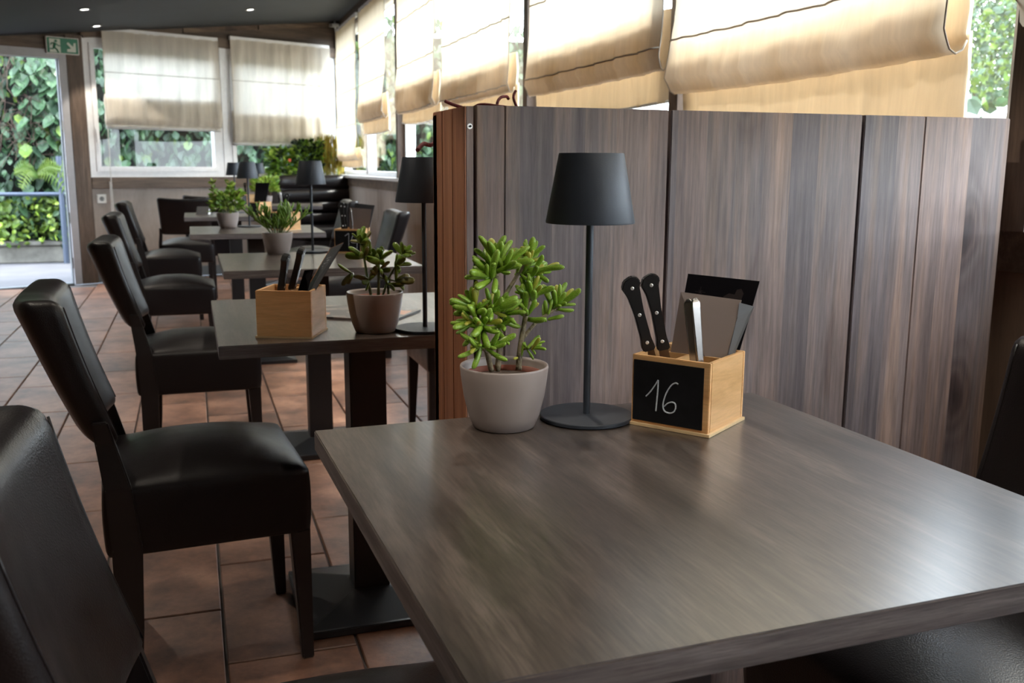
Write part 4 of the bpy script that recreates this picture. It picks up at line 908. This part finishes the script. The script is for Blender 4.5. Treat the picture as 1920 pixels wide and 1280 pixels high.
for sgn_ in (1, -1):
    for row in range(3):
        for k in range(12):
            if rnd.random() < .25: continue
            v0 = .45+k*.035; u0 = .30+row*.12+rnd.uniform(-.01, .01)
            def pp(u, v): return A_.lerp(B_, u).lerp(D_.lerp(C_, u), v)+nrm*(.0019 if sgn_ > 0 else -.0003)
            m_.add([pp(u0, v0), pp(u0+.05*rnd.random()+.02, v0), pp(u0+.04, v0+.018), pp(u0, v0+.018)], [(0, 1, 2, 3)])
m_.obj('print_lines', 'ink', fm)
# flat menu on table 2
t = MB().box(-.13, .13, -.09, .09, 0, .004).obj('menu_booklet', 'menu'); t.location = (.378, 2.347, .7505); t.rotation_euler = (0, 0, math.atan2(-.15, .22))
tag(t, 'dark menu booklet with orange and yellow print lying flat behind the jade plant', 'menu')
# table 3 box contents
knife((.600, 4.05, .85), (.592, 4.05, .960), 'black riveted knife handle in the third table box, before a chair back', (-.2, -1, 0), .08, grp='steak knives in the far boxes')
knife((.612, 4.07, .85), (.612, 4.08, .955), 'black knife handle just behind the riveted one on the third table', (-.2, -1, 0), .08, grp='steak knives in the far boxes')
fork((.636, 4.03, .84), (.628, 4.035, .935), 'thin steel fork handle sticking up from the third table box', (-.9, -.2, .1))
sheet('napkin_sleeve', [(.630, 4.09, .80), (.70, 4.06, .80), (.722, 4.065, .930), (.635, 4.10, .936)], .001, 'napkin', 'grey translucent sleeve in the third table box', 'sleeve')
sheet('menu_card', [(.640, 4.115, .78), (.70, 4.09, .78), (.742, 4.10, .944), (.665, 4.14, .952)], .0018, 'cardgrey', 'dark menu card leaning right in the third table box', 'menu')
# table 5 / 6 contents
sheet('menu_card', [(.43, 7.22, .80), (.50, 7.15, .80), (.545, 7.18, .985), (.455, 7.26, .985)], .002, 'card', 'dark menu with faint reddish picture leaning in the fifth table box', 'menu')
knife((.475, 9.05, .85), (.47, 9.05, .955), 'dark knife handle in the small far box', (-.2, -1, 0), .08, grp='steak knives in the far boxes')
knife((.505, 5.60, .85), (.520, 5.60, .955), 'dark knife handle rising behind the thin-leaved plant', (-.2, -1, 0), .08, grp='steak knives in the far boxes')
fork((.49, 5.56, .84), (.475, 5.555, .965), 'bright steel fork catching the light behind the thin-leaved plant', (.1, -1, .5))
t = thing('tent_card', 'small black folded tent card on the fifth table, left of the speckled pot', 'sign', (.085, 7.45, .75), -.4)
MB().add([(-.045, -.03, 0), (.045, -.03, 0), (.045, 0, .06), (-.045, 0, .06), (-.045, .03, 0), (.045, .03, 0), (-.045, -.027, 0), (.045, -.027, 0), (.045, 0, .057), (-.045, 0, .057), (-.045, .027, 0), (.045, .027, 0)],
    [(0, 1, 2, 3), (3, 2, 5, 4), (9, 8, 7, 6), (10, 11, 8, 9), (0, 6, 7, 1), (4, 5, 11, 10), (0, 3, 9, 6), (3, 4, 10, 9), (1, 7, 8, 2), (2, 8, 11, 5)]).obj('card', 'cardgrey', t)
MB().add([(.0452, -.024, .004), (.0452, .024, .004), (.0452, 0, .050)], [(0, 1, 2)]).obj('inner_side', 'white', t)

# ------------------------------------------------------------------ bench and planters
t = thing('leather_bench', 'black leather corner bench with horizontal padded rolls under the end window', 'bench'); t.matrix_world = EW @ MT((.10, .40, 0))
def roll(y0, z0, d, h, name='back_roll', x0=0, x1=.93):
    def f(p, u, v, w): return Vector((p.x+(x0+x1)/2, p.y+y0, p.z+z0))
    MB().rbox(x1-x0, d, h, min(d, h)*.42, 8, f).obj(name, 'leather', t, smooth='all')
roll(-.005, .935, .14, .15); roll(.02, .80, .13, .13); roll(.035, .68, .12, .12); roll(.04, .565, .11, .12)
roll(.30, .43, .52, .13, 'seat_cushion')
MB().box(0, .93, -.09, .04, .0, .88).obj('back_frame', 'darkwood', t)
MB().box(.01, .92, .05, .53, .06, .37).obj('seat_box', 'leather', t, bevel=.01)
MB().box(-.02, .0, -.09, .10, .0, 1.0).obj('end_panel', 'leather', t, bevel=.006)
for x_ in (.06, .87): MB().box(x_-.025, x_+.025, .45, .50, 0, .06).obj('leg', 'darkwood', t)
def pbox(s, label, n_, fn, mats, L_, ratio, sx_=.13, sy_=.11, name='window_plant', cat='plant', stems=6):
    t = thing(name, label, cat); t.matrix_world = EW @ MT((s, .17, 0))
    MB().frustum((0, 0, .0), sx_*1.6, sy_*1.5, (0, 0, .98), sx_*1.8, sy_*1.7).obj('planter', 'pot', t, bevel=.006)
    MB().box(-sx_*.8, sx_*.8, -sy_*.75, sy_*.75, .97, .985).obj('soil', 'soil', t)
    tag(link('foliage', foliage_mesh(n_, fn, L_, mats, random.Random(int(s*100)), ratio), t), kind='stuff')
    for k in range(stems):
        x_ = (k/(stems-1)-.5)*sx_*1.2; MB().tube([(x_*.5, 0, .97), (x_, .0, 1.12), (x_*1.3, .01, 1.22)], .003, 5).obj('stem', 'stemg', t)
def fa(r):
    a = r.uniform(0, 6.28); q = r.random()**.5; return Vector((math.cos(a)*q*.14, math.sin(a)*q*.09+.02, 1.02+r.random()*.26)), (math.cos(a)+r.uniform(-.5, .5), math.sin(a), r.uniform(-.6, .6))
pbox(.82, 'broad-leaved green window plant at the left end behind the bench', 320, fa, [('leaf_c', 3), ('ivy1', 2), ('leaf_d', 1)], .085, .30)
def fb(r):
    a = r.uniform(0, 6.28); q = r.random()**.5; return Vector((math.cos(a)*q*.15, math.sin(a)*q*.10, 1.0+r.random()**.8*.36)), (math.cos(a)*.6+r.uniform(-.5, .5), math.sin(a), r.uniform(-.2, 1))
pbox(.50, 'dark bushy window plant in the middle behind the leather bench', 650, fb, [('ivy2', 4), ('leaf_c', 3), ('leaf_d', 1)], .06, .30)
def fc_(r):
    x_ = r.uniform(-.15, .15); h = r.random(); return Vector((x_, r.uniform(-.08, .08), 1.0+h*.33)), (r.uniform(-.15, .15), r.uniform(-.15, .15), 1 if r.random() < .8 else -1)
pbox(.24, 'golden yellow grass tuft in the window corner behind the leather bench', 900, fc_, [('gold', 8), ('leaf_d', 1)], .13, .035, name='ornamental_grass')
o = MB()
for k in range(5):
    a = k*2*PI/5; o.lathe([(.002, 0), (.010, .006), (.012, .014), (.004, .02)], 6, mat=MT((math.cos(a)*.01, 0, math.sin(a)*.01)) @ Matrix.Rotation(PI/2, 4, 'X'))
o = o.obj('blossom', 'flower'); o.matrix_world = EW @ MT((.80, .30, 1.16)); tag(o, 'small coral blossom among the window plant leaves', 'flower')

# ------------------------------------------------------------------ outdoors
tag(MB().box(-30, 40, 6, 60, -.3, -.03).obj('ground_outside', 'paving'), kind='structure')
tag(MB().box(1.8, 40, -30, 6, -.3, -.03).obj('ground_outside_right', 'gravel'), kind='structure')
tag(MB().box(1.8, 40, 6, 60, -.03, -.02).obj('ground_outside_side', 'gravel'), kind='structure')
# kerb, one stone after another, parallel to the end wall
OB = MT((1.62, 12.42, 0), PI)                # bank behind the building: local x runs left, local y back towards the room
KB = OB
kb = thing('kerb_wall', 'low weathered stone kerb wall along the path beyond the doorway', 'kerb'); kb.matrix_world = KB
x = -3.0
rnd = random.Random(2)
while x < 8:
    l_ = rnd.uniform(2.2, 2.8); MB().box(x+.004, x+l_-.004, -.17, rnd.uniform(-.006, .006), -.03, .175).obj('kerb_stone', 'stone', kb, bevel=.012)
    MB().box(x+.004, x+l_-.004, -.20, .035, .175, .225).obj('coping_stone', 'stone', kb, bevel=.008); x += l_
rl = thing('railing', 'blue-grey tubular metal railing in front of the ivy bank', 'railing'); rl.matrix_world = OB @ MT((0, .02, 0))
MB().tube([(-3, .1, .77), (8, .1, .77)], .024, 10).obj('rail', 'rail', rl, smooth=True)
for x in (.6, 3.03, 5.6): MB().tube([(x, .1, -.03), (x, .1, 1.20)], .032, 10).obj('post', 'rail', rl, smooth=True)
tag(MB().box(-4, 9, -.6, -.45, -.03, 2.8).obj('bank_outside', 'earth'), kind='structure').matrix_world = OB @ MT((0, -.2, 0))
# ivy bank
rnd = random.Random(8)
iv = thing('creeper', 'wild creeper with large drooping leaves covering the bank outside the doorway', 'climbing plant'); iv.matrix_world = OB @ MT((0, -.2, 0))
lmesh = {}
for key, mat in (('1', 'ivy1'), ('2', 'ivy2'), ('3', 'ivy3')):
    m_ = MB(); m_.add([(0, 0, 0), (.32, .10, .18), (.36, .05, .5), (.18, .02, .8), (0, -.05, 1.0), (-.18, .02, .8), (-.36, .05, .5), (-.32, .10, .18), (0, .14, .45)], [(0, 1, 8), (1, 2, 8), (2, 3, 8), (3, 4, 8), (4, 5, 8), (5, 6, 8), (6, 7, 8), (7, 0, 8)])
    lmesh[key] = m_.mesh('leaf', mat)
def ivy_orient(r):
    d = Vector((r.uniform(-.5, .5), r.uniform(.15, .7), -1)).normalized(); q = d.to_track_quat('Z', 'Y'); return q
for k in range(290):
    s_ = rnd.uniform(2.85, 4.05); z_ = .3+rnd.random()*2.05
    if k < 120: s_ = rnd.uniform(2.85, 3.4); z_ = rnd.uniform(.9, 2.35)
    sml = s_ > 3.45 and z_ > 1.0
    key = '1' if rnd.random() < .72 else ('3' if z_ < .8 or rnd.random() < .3 else '2')
    q = ivy_orient(rnd) @ Quaternion((0, 0, 1), PI+rnd.uniform(-.5, .5))
    link('leaf', lmesh[key], iv, (s_, .05+rnd.uniform(-.05, .22)-(.1 if s_ > 3.6 else 0), z_), q, rnd.uniform(.06, .10) if sml else rnd.uniform(.13, .22))
def fi(r):
    s_ = r.uniform(-3.5, 8); z_ = .15+2.85*r.random(); return Vector((s_, -.25+r.random()*.32+.18*math.sin(s_*3+z_*4)*.6, z_)), (r.uniform(-.6, .6), r.uniform(.0, .7), -1)
tag(link('foliage', foliage_mesh(9000, fi, .125, [('ivy1', 6), ('ivy2', 4), ('ivy3', 1)], rnd, .38), iv), kind='stuff')
def fi2(r):
    s_ = r.uniform(-3.5, 8); z_ = .18+.55*r.random(); return Vector((s_, .0+r.random()*.3, z_)), (r.uniform(-1, 1), r.uniform(-.2, .7), r.uniform(-1, .6))
tag(link('undergrowth', foliage_mesh(4500, fi2, .085, [('ivy3', 6), ('ivy1', 2), ('leaf_d', 2)], rnd, .36), iv), kind='stuff')
m_ = MB()
for k in range(60):
    s_ = rnd.uniform(3.25, 4.1); z_ = rnd.uniform(1.3, 2.4); P = [Vector((s_, .16, z_))]
    for j in range(5): P.append(P[-1]+Vector((rnd.uniform(-.16, .16), rnd.uniform(-.03, .04), rnd.uniform(-.22, .05))))
    m_.tube(P, .004, 4)
tag(m_.obj('twigs', 'twig', iv), kind='stuff')
# fern
fr = thing('fern', 'fern with arching fronds growing out of the ivy bank', 'fern'); fr.matrix_world = OB @ MT((3.28, .05, 1.0))
for k, (dx, dz) in enumerate(((-.32, -.22), (-.36, -.05), (-.25, .06), (.15, -.15), (.2, .02))):
    P = smooth_path([Vector((0, 0, 0)), Vector((dx*.5, .08, dz*.3+.06)), Vector((dx, .12, dz))], 6)
    f_ = MB().tube(P, .003, 4).obj('frond', 'stemg', fr)
    m2 = MB()
    for i, p in enumerate(P):
        for sg in (-1, 1):
            l_ = .10*math.sin(PI*(i+1.5)/(len(P)+2)); dr_ = Vector((-dz, .0, dx)).normalized()*sg*l_+Vector((dx, 0, dz)).normalized()*.02
            side = Vector((dx, 0, dz)).normalized()*.011
            m2.add([p-side, p+side, p+dr_+side*.2, p+dr_-side*.2, p+dr_*.5+Vector((0, .008, 0))], [(0, 1, 4), (1, 2, 4), (2, 3, 4), (3, 0, 4)])
    m2.obj('leaflets', 'ivy3', f_)
# hedge and trees beyond the right windows
def hedge_fn(x0, x1, y0, y1, z1):
    def f(r): return Vector((r.uniform(x0, x1), r.uniform(y0, y1), r.random()*z1)), (r.uniform(-1, .2), r.uniform(-1, 1), r.uniform(-.6, 1))
    return f
hd = thing('hedge', 'green garden hedge beyond the side windows', 'hedge')
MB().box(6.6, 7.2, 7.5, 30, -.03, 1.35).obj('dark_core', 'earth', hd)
tag(link('foliage', foliage_mesh(9000, hedge_fn(6.3, 7.2, 7, 30, 1.75), .16, [('ivy1', 4), ('ivy2', 2), ('ivy3', 3)], rnd, .36), hd), kind='stuff')
hd = thing('garage', 'low white rendered garage with flat roof outside the nearest side window', 'building')
MB().box(12.3, 17, 8, 14.5, -.03, 1.92).obj('wall', 'render', hd)
MB().box(12.1, 17.2, 7.8, 14.7, 1.92, 2.05).obj('roof', 'render', hd)
for (x, y, z0, r_, lab) in ((20.6, 18, 3.6, 3.4, 'pale green tree over the white garage roof outside'), (25, 26.5, 3.6, 4.0, 'farther leafy tree outside beyond the garage')):
    t = thing('tree', lab, 'tree', (x, y, -.03))
    MB().tube([(0, 0, 0), (.1, 0, 1.5), (0, .1, z0)], [.2, .16, .1], 8).obj('trunk', 'twig', t)
    def ft(r, z0=z0, r_=r_):
        a = r.uniform(0, 6.28); c_ = r.uniform(-1, 1); q = r_*r.random()**.4; s_ = math.sqrt(1-c_*c_); return Vector((q*s_*math.cos(a), q*s_*math.sin(a), z0+1+q*c_*.8)), (r.uniform(-1, 1), r.uniform(-1, 1), r.uniform(-1, 1))
    tag(link('foliage', foliage_mesh(11000, ft, .17, [('ivy1', 4), ('ivy3', 3), ('ivy2', 1)], rnd, .36), t), kind='stuff')
